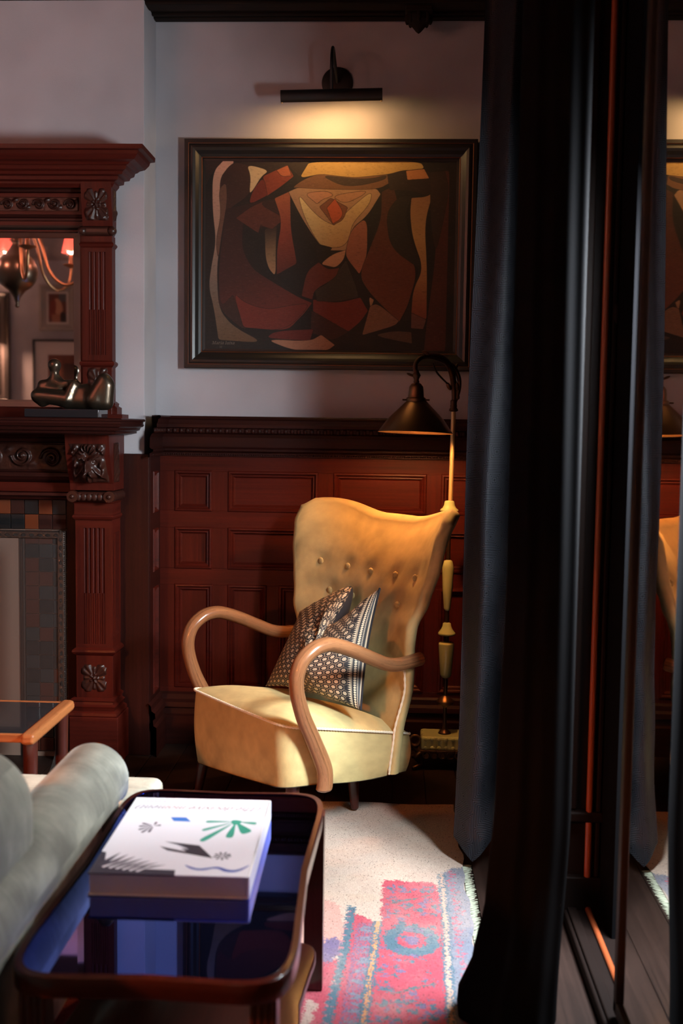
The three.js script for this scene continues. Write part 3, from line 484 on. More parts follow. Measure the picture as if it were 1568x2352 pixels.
  const sg = sub('shade', l); sg.position.set(tx, ty, tz); sg.rotation.z = 0.02;
  mesh('tube', grid(28, 2, (u, v) => { const a = -2.21 + 0.85 + u * (Math.PI * 2 - 1.7); return V((v - 0.5) * 0.384, 0.024 * Math.sin(a), 0.024 * Math.cos(a)); }), M.blackMetal, sg);
  for (const s of [-0.192, 0.192]) { mesh('end_cap', new THREE.CylinderGeometry(0.0242, 0.0242, 0.003, 28, 1, false).rotateZ(Math.PI / 2).translate(s, 0, 0), M.blackMetal, sg); mesh('screw', new THREE.SphereGeometry(0.004, 8, 6).translate(s * 0.985, -0.024, 0.004), M.brassPale, sg); }
  const bulb = std('picture light bulb', [0.9, 0.8, 0.6], { emissive: lin(...PICTURE_WARM), emissiveIntensity: 4 });
  mesh('bulb', new THREE.CylinderGeometry(0.006, 0.006, 0.34, 12).rotateZ(Math.PI / 2).translate(0, 0.008, 0.002), bulb, sg);
  const rl = new THREE.RectAreaLight(lin(...PICTURE_WARM), PICTURE_LEVEL, 0.34, 0.02); rl.name = 'picture_lamp'; rl.position.set(tx, ty - 0.004, tz - 0.004); rl.lookAt(tx, ty - 0.8, tz - 0.55); scene.add(rl);
  rebase(l);

  const d = thing('ceiling_pendant_boss', 'dark carved wooden drop boss hanging below the ceiling right of the picture light', 'boss');
  mesh('block', bx(0.02, 0.124, CEIL - 0.03, CEIL, -4.36, -4.25, 0.006), M.ceilingWood, d);
  mesh('drop', lathe([[0, 2.819], [0.01, 2.826], [0.022, 2.84], [0.03, 2.848], [0.034, 2.853], [0.046, 2.858], [0.05, 2.866], [0.05, 2.88], [0.046, 2.888]].map(([r, y]) => [r, y]), 8).translate(0.072, 0, -4.305), M.ceilingWood, d);
  for (let i = 0; i < 8; i++) { const a = i * Math.PI / 4; mesh('leaf', new THREE.SphereGeometry(0.016, 8, 6).scale(0.6, 1.5, 0.6).translate(0.072 + 0.044 * Math.cos(a), 2.875, -4.305 + 0.044 * Math.sin(a)), M.ceilingWood, d); }
  rebase(d);
}

// ---------------------------------------------------------------- floor lamp
{
  const l = thing('floor_lamp', 'brass bridge-arm floor lamp with a conical shade and pale green glass stem pieces', 'lamp');
  const X = 0.222, Z = -4.19, at = (g, x = X) => g.translate(x, 0, Z);
  const HX = 0.081, HZ = -3.93, hd = (g, dx = 0) => g.translate(HX + dx, 0, HZ), k = (t) => lerp(HZ, Z, t);
  mesh('shade', (() => { const g = lathe([[0.03, 0.119], [0.033, 0.117], [0.1, 0.05], [0.133, 0.003], [0.136, 0], [0.1335, 0.0005], [0.131, 0.0025], [0.096, 0.05], [0.031, 0.115]], 64); g.rotateZ(-0.025).rotateX(-0.045); return g.translate(HX, 1.298, HZ); })(), M.brass, l);
  const cup = sub('socket_cup', l);
  mesh('bell', hd(lathe([[0.034, 1.409], [0.036, 1.417], [0.034, 1.424], [0.028, 1.426], [0.027, 1.446], [0.025, 1.463], [0.017, 1.474], [0.008, 1.477], [0, 1.477]], 28)), M.brass, cup);
  for (const a of [2.9, 0.3]) mesh('thumb_screw', new THREE.CylinderGeometry(0.003, 0.003, 0.02, 8).rotateZ(Math.PI / 2).translate(HX + Math.cos(a) * 0.04, 1.416, HZ + Math.sin(a) * 0.04), M.brownBronze, cup);
  mesh('swivel', hd(lathe([[0.008, 1.473], [0.011, 1.481], [0.009, 1.485], [0.009, 1.49], [0.012, 1.496], [0.0155, 1.503], [0.012, 1.511], [0.009, 1.515], [0.008, 1.521]], 18)), M.brownBronze, l);
  mesh('swivel_key', new THREE.SphereGeometry(0.009, 8, 6).scale(1.6, 0.5, 0.4).rotateZ(-0.4).translate(HX - 0.022, 1.505, HZ + 0.006), M.brownBronze, l);
  mesh('arm', bar([[HX, 1.512, HZ], [HX - 0.005, 1.525, k(0.01)], [HX - 0.002, 1.548, k(0.05)], [0.096, 1.567, k(0.15)], [0.135, 1.582, k(0.4)], [0.175, 1.579, k(0.65)], [0.205, 1.557, k(0.85)], [0.222, 1.52, k(0.96)], [0.228, 1.48, Z], [0.231, 1.44, Z], [0.231, 1.385, Z]], (t) => 0.0085 + 0.004 * sstep(t, 0.2, 0.5) - 0.003 * sstep(t, 0.7, 0.85), 80, 12), M.brownBronze, l);
  mesh('branch', bar([[0.1, 1.568, k(0.2)], [0.138, 1.577, k(0.45)], [0.183, 1.568, k(0.75)], [0.225, 1.55, k(0.97)], [0.247, 1.51, Z], [0.25, 1.475, Z], [0.244, 1.44, Z], [0.234, 1.41, Z]], (t) => 0.006 + 0.003 * Math.sin(t * Math.PI), 60, 10), M.brownBronze, l);
  mesh('branch', bar([[0.212, 1.53, Z + 0.02], [0.236, 1.49, Z - 0.002], [0.24, 1.455, Z], [0.234, 1.42, Z]], () => 0.0055, 30, 10), M.brownBronze, l);
  for (const [x, y, s, r, q] of [[0.21, 1.475, 0.012, 0.5, 1], [0.247, 1.435, 0.007, 0, 1], [0.198, 1.565, 0.013, 0.8, 0.82], [0.235, 1.55, 0.01, -0.6, 1], [0.114, 1.588, 0.011, 1.2, 0.25], [0.242, 1.475, 0.011, 0.1, 1]]) mesh('leaf', new THREE.SphereGeometry(s, 10, 8).scale(0.7, 1.4, 0.55).rotateZ(r).translate(x, y, k(q) + 0.006), M.brownBronze, l);
  mesh('cord', bar([[0.144, 1.553, k(0.5)], [0.16, 1.525, k(0.7)], [0.182, 1.505, k(0.9)], [0.208, 1.482, Z + 0.006]], (t) => 0.0032 + 0.0007 * Math.sin(t * 130), 120, 8), M.blackMetal, l);
  mesh('collar', at(lathe([[0.009, 1.425], [0.013, 1.42], [0.012, 1.405], [0.014, 1.402], [0.012, 1.396], [0.017, 1.388], [0.018, 1.384], [0.012, 1.38], [0, 1.38]], 20), 0.23), M.brownBronze, l);
  mesh('post', at(new THREE.CylinderGeometry(0.0095, 0.0095, 0.36, 6).translate(0, 1.215, 0).rotateZ(-0.012), X - 0.0086), M.brassPale, l);
  const glass = (rows) => mesh('glass_piece', at(lathe(rows, 32)), M.jade, l), tube = (a, b, r = 0.008, m = M.brownBronze) => mesh('stem', at(new THREE.CylinderGeometry(r, r, b - a, 14).translate(0, (a + b) / 2, 0)), m, l);
  glass([[0.008, 1.04], [0.017, 1.038], [0.019, 1.034], [0.021, 1.022], [0.026, 1.012], [0.035, 1.005], [0.036, 1.0], [0.032, 0.996], [0, 0.995]]);
  mesh('collar', at(lathe([[0, 0.996], [0.016, 0.994], [0.012, 0.985], [0.01, 0.975], [0, 0.975]], 18)), M.brownBronze, l);
  tube(0.8, 0.98); glass([[0.008, 0.81], [0.016, 0.806], [0.023, 0.78], [0.02, 0.7], [0.013, 0.62], [0.008, 0.612]]); tube(0.56, 0.62);
  glass([[0.008, 0.566], [0.015, 0.563], [0.017, 0.552], [0.022, 0.54], [0.033, 0.526], [0.034, 0.52], [0.03, 0.516], [0, 0.515]]);
  tube(0.48, 0.52, 0.01); glass([[0.012, 0.492], [0.028, 0.488], [0.031, 0.48], [0.027, 0.42], [0.022, 0.36], [0.016, 0.35], [0.01, 0.347]]);
  tube(0.27, 0.35); mesh('knob', at(lathe([[0.008, 0.278], [0.02, 0.27], [0.032, 0.258], [0.034, 0.25], [0.028, 0.242], [0.012, 0.238], [0.008, 0.23]], 24)), M.brass, l);
  tube(0.13, 0.24); mesh('collar', at(lathe([[0.009, 0.15], [0.012, 0.142], [0.022, 0.134], [0.026, 0.128], [0, 0.126]], 20)), M.brownBronze, l);
  const base = sub('base', l);
  const wave = []; for (let k = 0; k < 72; k++) { const t = k / 18, side = Math.floor(t), f = t - side, b = 0.0035 * Math.abs(Math.sin(f * Math.PI * 5)), e = -0.08 + 0.16 * f; wave.push(side === 0 ? [e, 0.06 + b] : side === 1 ? [0.08 + b, 0.06 - 0.12 * f] : side === 2 ? [-e, -0.06 - b] : [-0.08 - b, -0.06 + 0.12 * f]); }
  mesh('glass_block', extrudeXZ(wave.map(([x, z]) => [x + 0.212, z + Z]), 0.075, 0.128, 0.008), M.jade, base);
  const drops = []; for (let k = 0; k < 6; k++) for (const y of [0.118, 0.085]) drops.push(new THREE.SphereGeometry(0.009, 8, 6).scale(1, 0.9, 0.5).translate(0.147 + k * 0.026, y, Z + 0.061)); mesh('glass_beads', merge(drops), M.jade, base);
  mesh('metal_tray', extrudeXZ(wave.map(([x, z]) => [x * 1.12 + 0.212, z * 1.12 + Z]), 0.066, 0.077, 0.003), M.brownBronze, base);
  for (const [sx, sz] of [[-1, 1], [1, 1], [-1, -1], [1, -1]]) mesh('foot', bar([[0.212 + sx * 0.07, 0.07, Z + sz * 0.055], [0.212 + sx * 0.1, 0.05, Z + sz * 0.068], [0.212 + sx * 0.082, 0.022, Z + sz * 0.06], [0.212 + sx * 0.112, 0.008, Z + sz * 0.078]], (t) => 0.012 - 0.004 * t, 24, 10), M.brownBronze, base);
  for (let k = 0; k < 5; k++) mesh('filigree', new THREE.TorusGeometry(0.013, 0.004, 6, 14).translate(0.15 + k * 0.031, 0.058, Z + 0.066), M.brownBronze, base);
  for (const s of [-1, 1]) mesh('side_scroll', new THREE.TorusGeometry(0.02, 0.006, 8, 16).translate(0.212 + s * 0.105, 0.098, Z + 0.01), M.brass, base);
  const bulb = std('lamp bulb', [1, 0.85, 0.6], { emissive: lin(...WARM), emissiveIntensity: 3 });
  mesh('bulb', new THREE.SphereGeometry(0.018, 16, 12).scale(1, 1.25, 1).translate(HX, 1.336, HZ), bulb, l);
  const pl = new THREE.PointLight(lin(...WARM), LAMP_CANDELA); pl.name = 'floor_lamp_bulb'; pl.position.set(HX, 1.336, HZ); pl.shadow.radius = 1; pl.castShadow = true; scene.add(pl);
  rebase(l);
}

// ---------------------------------------------------------------- armchair (built about its own axes: x across, z forwards)
const CHAIR_AT = V(-0.30, 0, -3.695), CHAIR_TURN = THREE.MathUtils.degToRad(-51);
{
  const ch = thing('armchair', 'gold velvet winged armchair with bentwood arms and a buttoned back', 'armchair');
  const pipY = (z) => 0.305 + (z + 0.156) / 0.426 * 0.085, botY = (x, z) => 0.158 + 0.032 * (x / 0.3) * sstep(z, -0.1, 0.27);
  const outline = [], R = 0.055, add = (x, z) => outline.push([x, z]);
  for (let k = 0; k <= 14; k++) add(-0.3, -0.235 + (0.27 - R + 0.235) * k / 14);
  for (let k = 1; k < 7; k++) { const a = Math.PI - k / 7 * Math.PI / 2; add(-0.3 + R + R * Math.cos(a), 0.27 - R + R * Math.sin(a)); }
  for (let k = 0; k <= 18; k++) add(-0.3 + R + (0.6 - 2 * R) * k / 18, 0.27 + 0.006 * Math.sin(k / 18 * Math.PI));
  for (let k = 1; k < 7; k++) { const a = Math.PI / 2 - k / 7 * Math.PI / 2; add(0.3 - R + R * Math.cos(a), 0.27 - R + R * Math.sin(a)); }
  for (let k = 0; k <= 14; k++) add(0.3, 0.27 - R - (0.27 - R + 0.235) * k / 14);
  const N = outline.length - 1, pt = (u) => outline[Math.round(u * N)];
  const seat = sub('seat', ch);
  mesh('skirt', scaleUV(grid(N, 12, (u, v) => { const [x, z] = pt(u), o = 1 + 0.022 * Math.sin(v * Math.PI) - 0.02 * (1 - v) ** 3; return V(x * o, lerp(botY(x, z), pipY(z), v), 0.02 + (z - 0.02) * o); }), 1.6, 0.22), M.gold, seat);
  mesh('cushion_top', planarUV(grid(N, 18, (u, v) => { const [x, z] = pt(u), s = v, q = 1 - s; return V(x * q * (1 + 0.012 * Math.sin(Math.min(1, s * 6) * Math.PI)), pipY(lerp(z, 0.02, s)) + 0.052 * (1 - Math.pow(1 - Math.min(1, s * 1.15), 2.6)), lerp(z, 0.02, s) + (z > 0.2 ? 0.008 * Math.sin(Math.min(1, s * 6) * Math.PI) : 0)); })), M.gold, seat);
  mesh('underside', grid(N, 1, (u, v) => { const [x, z] = pt(u); return V(x * (1 - v), botY(x, z), lerp(z, 0, v)); }), M.blackMetal, seat);
  const rope = (t) => 0.0042 + 0.0009 * Math.sin(t * 900);
  mesh('piping', bar(outline.map(([x, z]) => V(x * 1.012, pipY(z), z + (z > 0.2 ? 0.004 : 0))), rope, 520, 7), M.piping, seat);
  // back: front skin, rounded rims, rear skin, closed over the top
  const rimZ = [[0.16, -0.15], [0.3, -0.165], [0.45, -0.205], [0.56, -0.2], [0.65, -0.19], [0.73, -0.212], [0.85, -0.23], [0.95, -0.245], [1.02, -0.28], [1.06, -0.315]];
  const rimX = [[0.16, 0.3], [0.45, 0.308], [0.58, 0.308], [0.66, 0.325], [0.75, 0.36], [0.86, 0.39], [0.97, 0.398], [1.06, 0.396]];
  const midZ = (y) => (y < 0.31 ? -0.17 + 0.1 * (0.31 - y) : -0.17 - 0.25 * (y - 0.31) - 1.0 * Math.max(0, y - 0.72) ** 2);
  const topY = (u) => 0.968 + 0.055 * sstep(Math.abs(u), 0.2, 0.88) - 0.022 * sstep(Math.abs(u), 0.93, 1.0);
  const buttons = [[-0.28, 0.81], [-0.14, 0.803], [0, 0.8], [0.14, 0.803], [0.27, 0.81], [-0.2, 0.71], [-0.07, 0.705], [0.07, 0.705], [0.2, 0.71]];
  const frontAt = (u, y) => { const X = tableAt(rimX, y), a = Math.abs(u), z = lerp(midZ(y), tableAt(rimZ, y), Math.pow(a, 2.7)); let dent = 0; for (const [bxx, byy] of buttons) dent += gauss(u * X, y, bxx, byy, 0.03); return V(u * X, y, z + (0.012 * Math.sin((y - 0.3) * 4) * (1 - a)) - 0.012 * dent); };
  const ring = (y0, u) => frontAt(u, y0);
  const loop = (v) => {                       // closed outline at height share v
    const F = [], B = [], n = 34;
    for (let i = 0; i <= n; i++) {
      const u = -1 + 2 * i / n, y = lerp(0.165, topY(u), v), f = ring(y, u), e = 0.02, t = ring(y, Math.min(1, u + e)).sub(ring(y, Math.max(-1, u - e))).normalize(), nn = V(t.z, 0, -t.x).multiplyScalar(t.x < 0 ? -1 : 1);
      const th = lerp(0.085, 0.042, Math.pow(Math.abs(u), 2)); F.push(f); B.push(f.clone().addScaledVector(nn, nn.z < 0 ? th : -th));
    }
    const rim = (a, b, sx) => { const c = a.clone().add(b).multiplyScalar(0.5), h = a.clone().sub(c), r = h.length(), o = V(sx * 0.9, 0, 0.45).normalize().multiplyScalar(r); return [0.25, 0.5, 0.75].map((k) => c.clone().addScaledVector(h, Math.cos(k * Math.PI)).addScaledVector(o, Math.sin(k * Math.PI))); };
    return [...F, ...rim(F[n], B[n], 1), ...B.reverse(), ...rim(B[n], F[0], -1), F[0].clone()];
  };
  const loops = []; for (let j = 0; j <= 44; j++) loops.push(loop(j / 44));
  const L0 = loops[44], M2 = L0.length - 1;
  for (let k = 1; k <= 5; k++) { const a = k / 5 * Math.PI / 2, out = []; for (let i = 0; i <= M2; i++) { const j = (72 - i + M2) % M2, mid = L0[i].clone().add(L0[j]).multiplyScalar(0.5), th = L0[i].distanceTo(L0[j]) / 2; out.push(mid.clone().addScaledVector(L0[i].clone().sub(mid), Math.cos(a)).add(V(0, Math.sin(a) * th * 0.8, 0))); } loops.push(out); }
  const J = loops.length - 1;
  const back = mesh('back', scaleUV(grid(M2, J, (u, v) => loops[Math.round(v * J)][Math.round(u * M2)], true), 1.6, 0.9), M.gold, ch);
  for (const [x, y] of buttons) { const u = x / tableAt(rimX, y), f = frontAt(u, y); mesh('button', new THREE.SphereGeometry(0.0135, 14, 10).scale(1, 1, 0.55).translate(f.x, f.y, f.z + 0.004), M.gold, back); }
  for (const s of [-1, 1]) { const q = []; for (let k = 0; k <= 20; k++) { const y = 0.165 + 0.36 * k / 20, f = frontAt(s, y); q.push(V(f.x + s * 0.005, y, f.z + 0.002)); } mesh('back_piping', bar(q, rope, 160, 7), M.piping, back); }
  // arms
  const armPts = [[0.549, -0.25], [0.541, -0.16], [0.55, -0.1], [0.574, -0.042], [0.613, 0.045], [0.637, 0.115], [0.641, 0.155], [0.629, 0.2], [0.592, 0.242], [0.527, 0.256], [0.435, 0.232], [0.342, 0.187], [0.25, 0.145], [0.2, 0.138], [0.178, 0.139]];
  for (const s of [1, -1]) mesh('arm', bar(armPts.map(([y, z], i) => V(s * (0.335 + 0.012 * Math.sin(i / 14 * Math.PI)), y, z)), (t) => [0.022 + 0.006 * Math.exp(-(((t - 0.45) / 0.2) ** 2)), 0.023 + 0.005 * sstep(t, 0.6, 0.95)], 110, 16, V(1, 0, 0)), M.walnut, ch);
  for (const [x, z] of [[-0.265, 0.225], [0.25, 0.2], [-0.2, -0.1], [0.16, -0.1]]) mesh('leg', bar([[x * 1.06, 0.019, z * 1.1], [x, 0.2, z]], (t) => 0.014 + 0.012 * t, 8, 12), M.redWood, ch);
  mesh('loose_thread', bar([[0.29, 0.16, 0.2], [0.292, 0.13, 0.205], [0.288, 0.115, 0.2]], () => 0.0012, 12, 5), M.piping, ch);
  ch.position.copy(CHAIR_AT); ch.rotation.y = CHAIR_TURN;

  // cushion leaning in the chair, its top edge pressed in
  const cu = thing('cushion', 'dark cushion printed with cream hexagon flowers, dented at the top, in the gold armchair', 'cushion');
  const hexTex = canvasTex(1024, 1024, (c, W) => {
    c.fillStyle = '#0d0e14'; c.fillRect(0, 0, W, W);
    const s = W / 17, h = s * 0.866, main = W * 0.93;
    for (let r = -1; r * h < W; r++) for (let k = -1; k * s < main; k++) {
      const x = k * s + (r % 2 ? s / 2 : 0) + s / 2, y = r * h + h / 2; if (x > main - s * 0.4) continue;
      c.strokeStyle = '#7d705c'; c.lineWidth = 3.6; c.beginPath(); for (let a = 0; a <= 6; a++) { const t = a * Math.PI / 3 + Math.PI / 6; c.lineTo(x + Math.cos(t) * s * 0.545, y + Math.sin(t) * s * 0.545); } c.stroke();
      c.fillStyle = '#c5b294'; for (let a = 0; a < 6; a++) { const t = a * Math.PI / 3; c.beginPath(); c.arc(x + Math.cos(t) * s * 0.17, y + Math.sin(t) * s * 0.17, s * 0.115, 0, 7); c.fill(); }
      c.beginPath(); c.arc(x, y, s * 0.15, 0, 7); c.fill(); c.fillStyle = '#2a2218'; for (let a = 0; a < 6; a++) { const t = a * Math.PI / 3 + 0.5; c.fillRect(x + Math.cos(t) * s * 0.13 - 2, y + Math.sin(t) * s * 0.13 - 2, 4, 4); }
    }
    c.fillStyle = '#b9a98c'; c.fillRect(main + 6, 0, 5, W); c.fillRect(W - 9, 0, 7, W);
    for (let y = 0; y < W; y += 20) { c.fillStyle = '#cbbb9c'; c.beginPath(); c.arc(main + 32, y + 10, 9, 0, 7); c.fill(); c.beginPath(); c.moveTo(main - 22, y + 10); c.lineTo(main + 4, y); c.lineTo(main + 4, y + 20); c.fill(); c.fillRect(main + 46, y + 2, 8, 5); c.fillRect(main + 46, y + 12, 8, 5); }
  });
  const top = [V(-0.215, 0.625, -0.135), V(-0.15, 0.672, -0.17), V(-0.07, 0.715, -0.2), V(0.005, 0.742, -0.205), V(0.045, 0.69, -0.145), V(0.075, 0.628, -0.075), V(0.125, 0.675, -0.115), V(0.165, 0.725, -0.15), V(0.205, 0.762, -0.175)];
  const bot = [V(-0.17, 0.378, 0.04), V(-0.05, 0.402, 0.038), V(0.08, 0.408, 0.025), V(0.2, 0.398, -0.005), V(0.288, 0.382, -0.038)];
  const topC = new THREE.CatmullRomCurve3(top), botC = new THREE.CatmullRomCurve3(bot);
  const skin = (side) => (u, v) => {
    const a = botC.getPoint(u), b = topC.getPoint(u), p = a.lerp(b, v), e = Math.pow(Math.max(0, Math.sin(u * Math.PI) * Math.sin(v * Math.PI)), 0.55), inU = 0.018 * Math.sin(v * Math.PI) * (u - 0.5) * -2;
    const amp = side > 0 ? 0.085 : -0.06, fold = side > 0 ? -0.035 * gauss(u, v, 0.6, 0.86, 0.14, 0.2) - 0.016 * gauss(u, v, 0.42, 0.62, 0.2, 0.08) + 0.012 * Math.sin((u * 1.4 + v * 2.2) * 9) * gauss(u, v, 0.5, 0.62, 0.3, 0.2) : 0;
    return p.add(V(0.05 * e * amp * 10 * 0.25 + inU, 0.35 * e * Math.abs(amp) * (side > 0 ? 0.4 : 0) + 0.004 * Math.sin(u * 31) * v * e, e * amp + fold * e));
  };
  mesh('front_cover', grid(70, 60, skin(1)), std('printed silk', [1, 1, 1], { map: hexTex, roughness: 0.55, bumpMap: rep(fineTex, 4, 4), bumpScale: 0.0005 }), cu);
  const navy = std('black velvet', [0.012, 0.013, 0.018], { roughness: 0.9 });
  mesh('back_cover', grid(40, 36, skin(-1)), navy, cu);
  mesh('seam', bar([...Array(12)].map((_, k) => botC.getPoint(1).lerp(topC.getPoint(1), k / 11).add(V(-0.018 * Math.sin(k / 11 * Math.PI), 0, 0))), () => 0.004, 60, 7), navy, cu);
  for (const k of cu.children) k.position.set(0, 0, 0);
  cu.position.copy(CHAIR_AT).add(V(0, 0.013, 0)); cu.rotation.y = CHAIR_TURN; rebase(cu);
}

// ---------------------------------------------------------------- signed-distance bodies, meshed by marching cubes
const smin = (a, b, k) => { const h = clamp(0.5 + 0.5 * (b - a) / k, 0, 1); return lerp(b, a, h) - k * h * (1 - h); };
const capsule = (p, a, b, ra, rb) => { const dx = b[0] - a[0], dy = b[1] - a[1], dz = b[2] - a[2], t = clamp(((p[0] - a[0]) * dx + (p[1] - a[1]) * dy + (p[2] - a[2]) * dz) / (dx * dx + dy * dy + dz * dz), 0, 1); return Math.hypot(p[0] - a[0] - dx * t, p[1] - a[1] - dy * t, p[2] - a[2] - dz * t) - lerp(ra, rb, t); };
function sdfMesh(f, c, r, res) {
  const mc = new MarchingCubes(res, new THREE.MeshStandardMaterial(), false, false, 90000); mc.isolation = 0;
  for (let z = 0; z < res; z++) for (let y = 0; y < res; y++) for (let x = 0; x < res; x++) { const q = [x, y, z].map((v, i) => c[i] + (v - res / 2) / (res / 2) * r); mc.field[z * res * res + y * res + x] = -f(q) / r; }
  mc.update();
  let g = new THREE.BufferGeometry(); g.setAttribute('position', new THREE.BufferAttribute(mc.positionArray.slice(0, mc.count * 3), 3));
  g = mergeVertices(g, 1e-5); g.scale(r, r, r).translate(...c); g.computeVertexNormals(); return g;
}
{
  const st = thing('reclining_sculpture', 'polished bronze reclining figure with a ball head on a black plinth', 'sculpture');
  const k = 0.000245 * 0.99, P = (x, y, z = 0) => [-1.19 + (x - 740) * k, 1.372 + (900 - y) * k, -4.0 + z * k];
  const parts = [
    [P(480, 250), P(480, 252), 100, 100, 0.004], [P(480, 330), P(480, 470), 58, 82, 0.012],
    [P(300, 560, -20), P(560, 540, -20), 90, 95, 0.02], [P(240, 720, 40), P(640, 760, 60), 110, 120, 0.02], [P(170, 700, 0), P(300, 800, 20), 50, 90, 0.012],
    [P(780, 540, 60), P(690, 770, 130), 62, 62, 0.006], [P(560, 540, 20), P(760, 520, 20), 60, 55, 0.01],
    [P(700, 780, 0), P(1180, 780, 0), 130, 150, 0.02], [P(1260, 480, 60), P(1130, 760, 60), 118, 165, 0.012], [P(1300, 560, 60), P(1270, 800, 50), 125, 130, 0.012],
    [P(860, 640, -20), P(1000, 640, -20), 105, 120, 0.02],
  ];
  mesh('figure', sdfMesh((p) => { let d = 9; for (const [a, b, ra, rb, q] of parts) d = smin(d, capsule(p, a, b, ra * k, rb * k), q); return smin(-p[1] + 1.366, 9, 0.001) > d ? 1.366 - p[1] : Math.max(d, 1.366 - p[1]); }, [-1.19, 1.455, -4.0], 0.19, 88), M.bronze, st);
  mesh('plinth', bx(-1.345, -1.07, 1.337, 1.368, -4.06, -3.93, 0.003), M.blackGlass, st);
  rebase(st);
}

// ---------------------------------------------------------------- fire screen, black glass table
{
  const fs = thing('fire_screen', 'hammered iron fire screen with fine mesh and strap feet before the tiled hearth', 'fire screen');
  const x0 = -2.5, x1 = -1.189, y0 = 0.2, y1 = 0.922, z = -3.9;
  mesh('frame', frameGeo(x0, x1, y0, y1, [[0, z - 0.012], [0, z + 0.004], [0.003, z + 0.007], [0.024, z + 0.007], [0.027, z + 0.003], [0.028, z - 0.012]]), M.iron, fs);
  const dots = []; for (let y = y0 + 0.02; y < y1; y += 0.028) dots.push(new THREE.SphereGeometry(0.007, 8, 6).scale(0.8, 1.2, 0.4).translate(x1 - 0.013, y, z + 0.007)); for (let x = x1 - 0.03; x > -1.8; x -= 0.03) dots.push(new THREE.SphereGeometry(0.007, 8, 6).scale(1.3, 0.8, 0.4).translate(x, y1 - 0.014, z + 0.007));
  mesh('hammered_ornament', merge(dots), M.iron, fs);
  const beads = []; for (let y = y0; y < y1; y += 0.0075) beads.push(new THREE.SphereGeometry(0.0026, 6, 5).translate(x1 + 0.001, y, z + 0.006)); mesh('beaded_edge', merge(beads), M.iron, fs).userData.kind = 'stuff';
  mesh('mesh_screen', new THREE.PlaneGeometry(x1 - x0 - 0.05, y1 - y0 - 0.05).translate((x0 + x1) / 2, (y0 + y1) / 2, z), std('fine wire mesh', [0.05, 0.047, 0.045], { roughness: 0.6, metalness: 0.3, transparent: true, opacity: 0.45, side: THREE.DoubleSide }), fs);
  for (const [x, s] of [[x1 - 0.015, 1], [x0 + 0.015, -1]]) {
    mesh('strap_foot', grid(1, 24, (u, v) => { const y = 0.24 * (1 - v); return V(x + (u - 0.5) * 0.03 - 0.012 * sstep(v, 0.3, 1) * s, y, z + 0.012 + 0.11 * Math.pow(sstep(v, 0.35, 1.05), 1.6)); }), M.iron, fs);
    for (const y of [0.205, 0.185]) mesh('rivet', new THREE.SphereGeometry(0.004, 8, 6).translate(x, y, z + 0.013), M.iron, fs);
  }
  rebase(fs);
  const bt = thing('black_glass_table', 'low table with a black glass top and honey wood edge before the fireplace', 'table');
  mesh('glass_top', bx(-1.87, -0.967, 0.478, 0.494, -3.118, -2.79, 0.002), M.blackGlass, bt);
  mesh('edge_rail', bx(-0.968, -0.928, 0.468, 0.5, -3.14, -2.765, 0.012, 'z'), M.teak, bt);
  mesh('edge_rail', bx(-1.91, -1.87, 0.468, 0.5, -3.14, -2.765, 0.012, 'z'), M.teak, bt);
  mesh('edge_rail', bx(-1.88, -0.96, 0.472, 0.496, -3.128, -3.116, 0.004), M.teak, bt);
  mesh('edge_rail', bx(-1.88, -0.96, 0.472, 0.496, -2.79, -2.778, 0.004), M.teak, bt);
  for (const [x, z] of [[-0.955, -2.815], [-0.955, -3.09], [-1.88, -2.815], [-1.88, -3.09]]) mesh('leg', bar([[x, 0.018, z], [x, 0.47, z]], (t) => 0.014 + 0.006 * t, 6, 14), M.redWood, bt);
  rebase(bt);
}

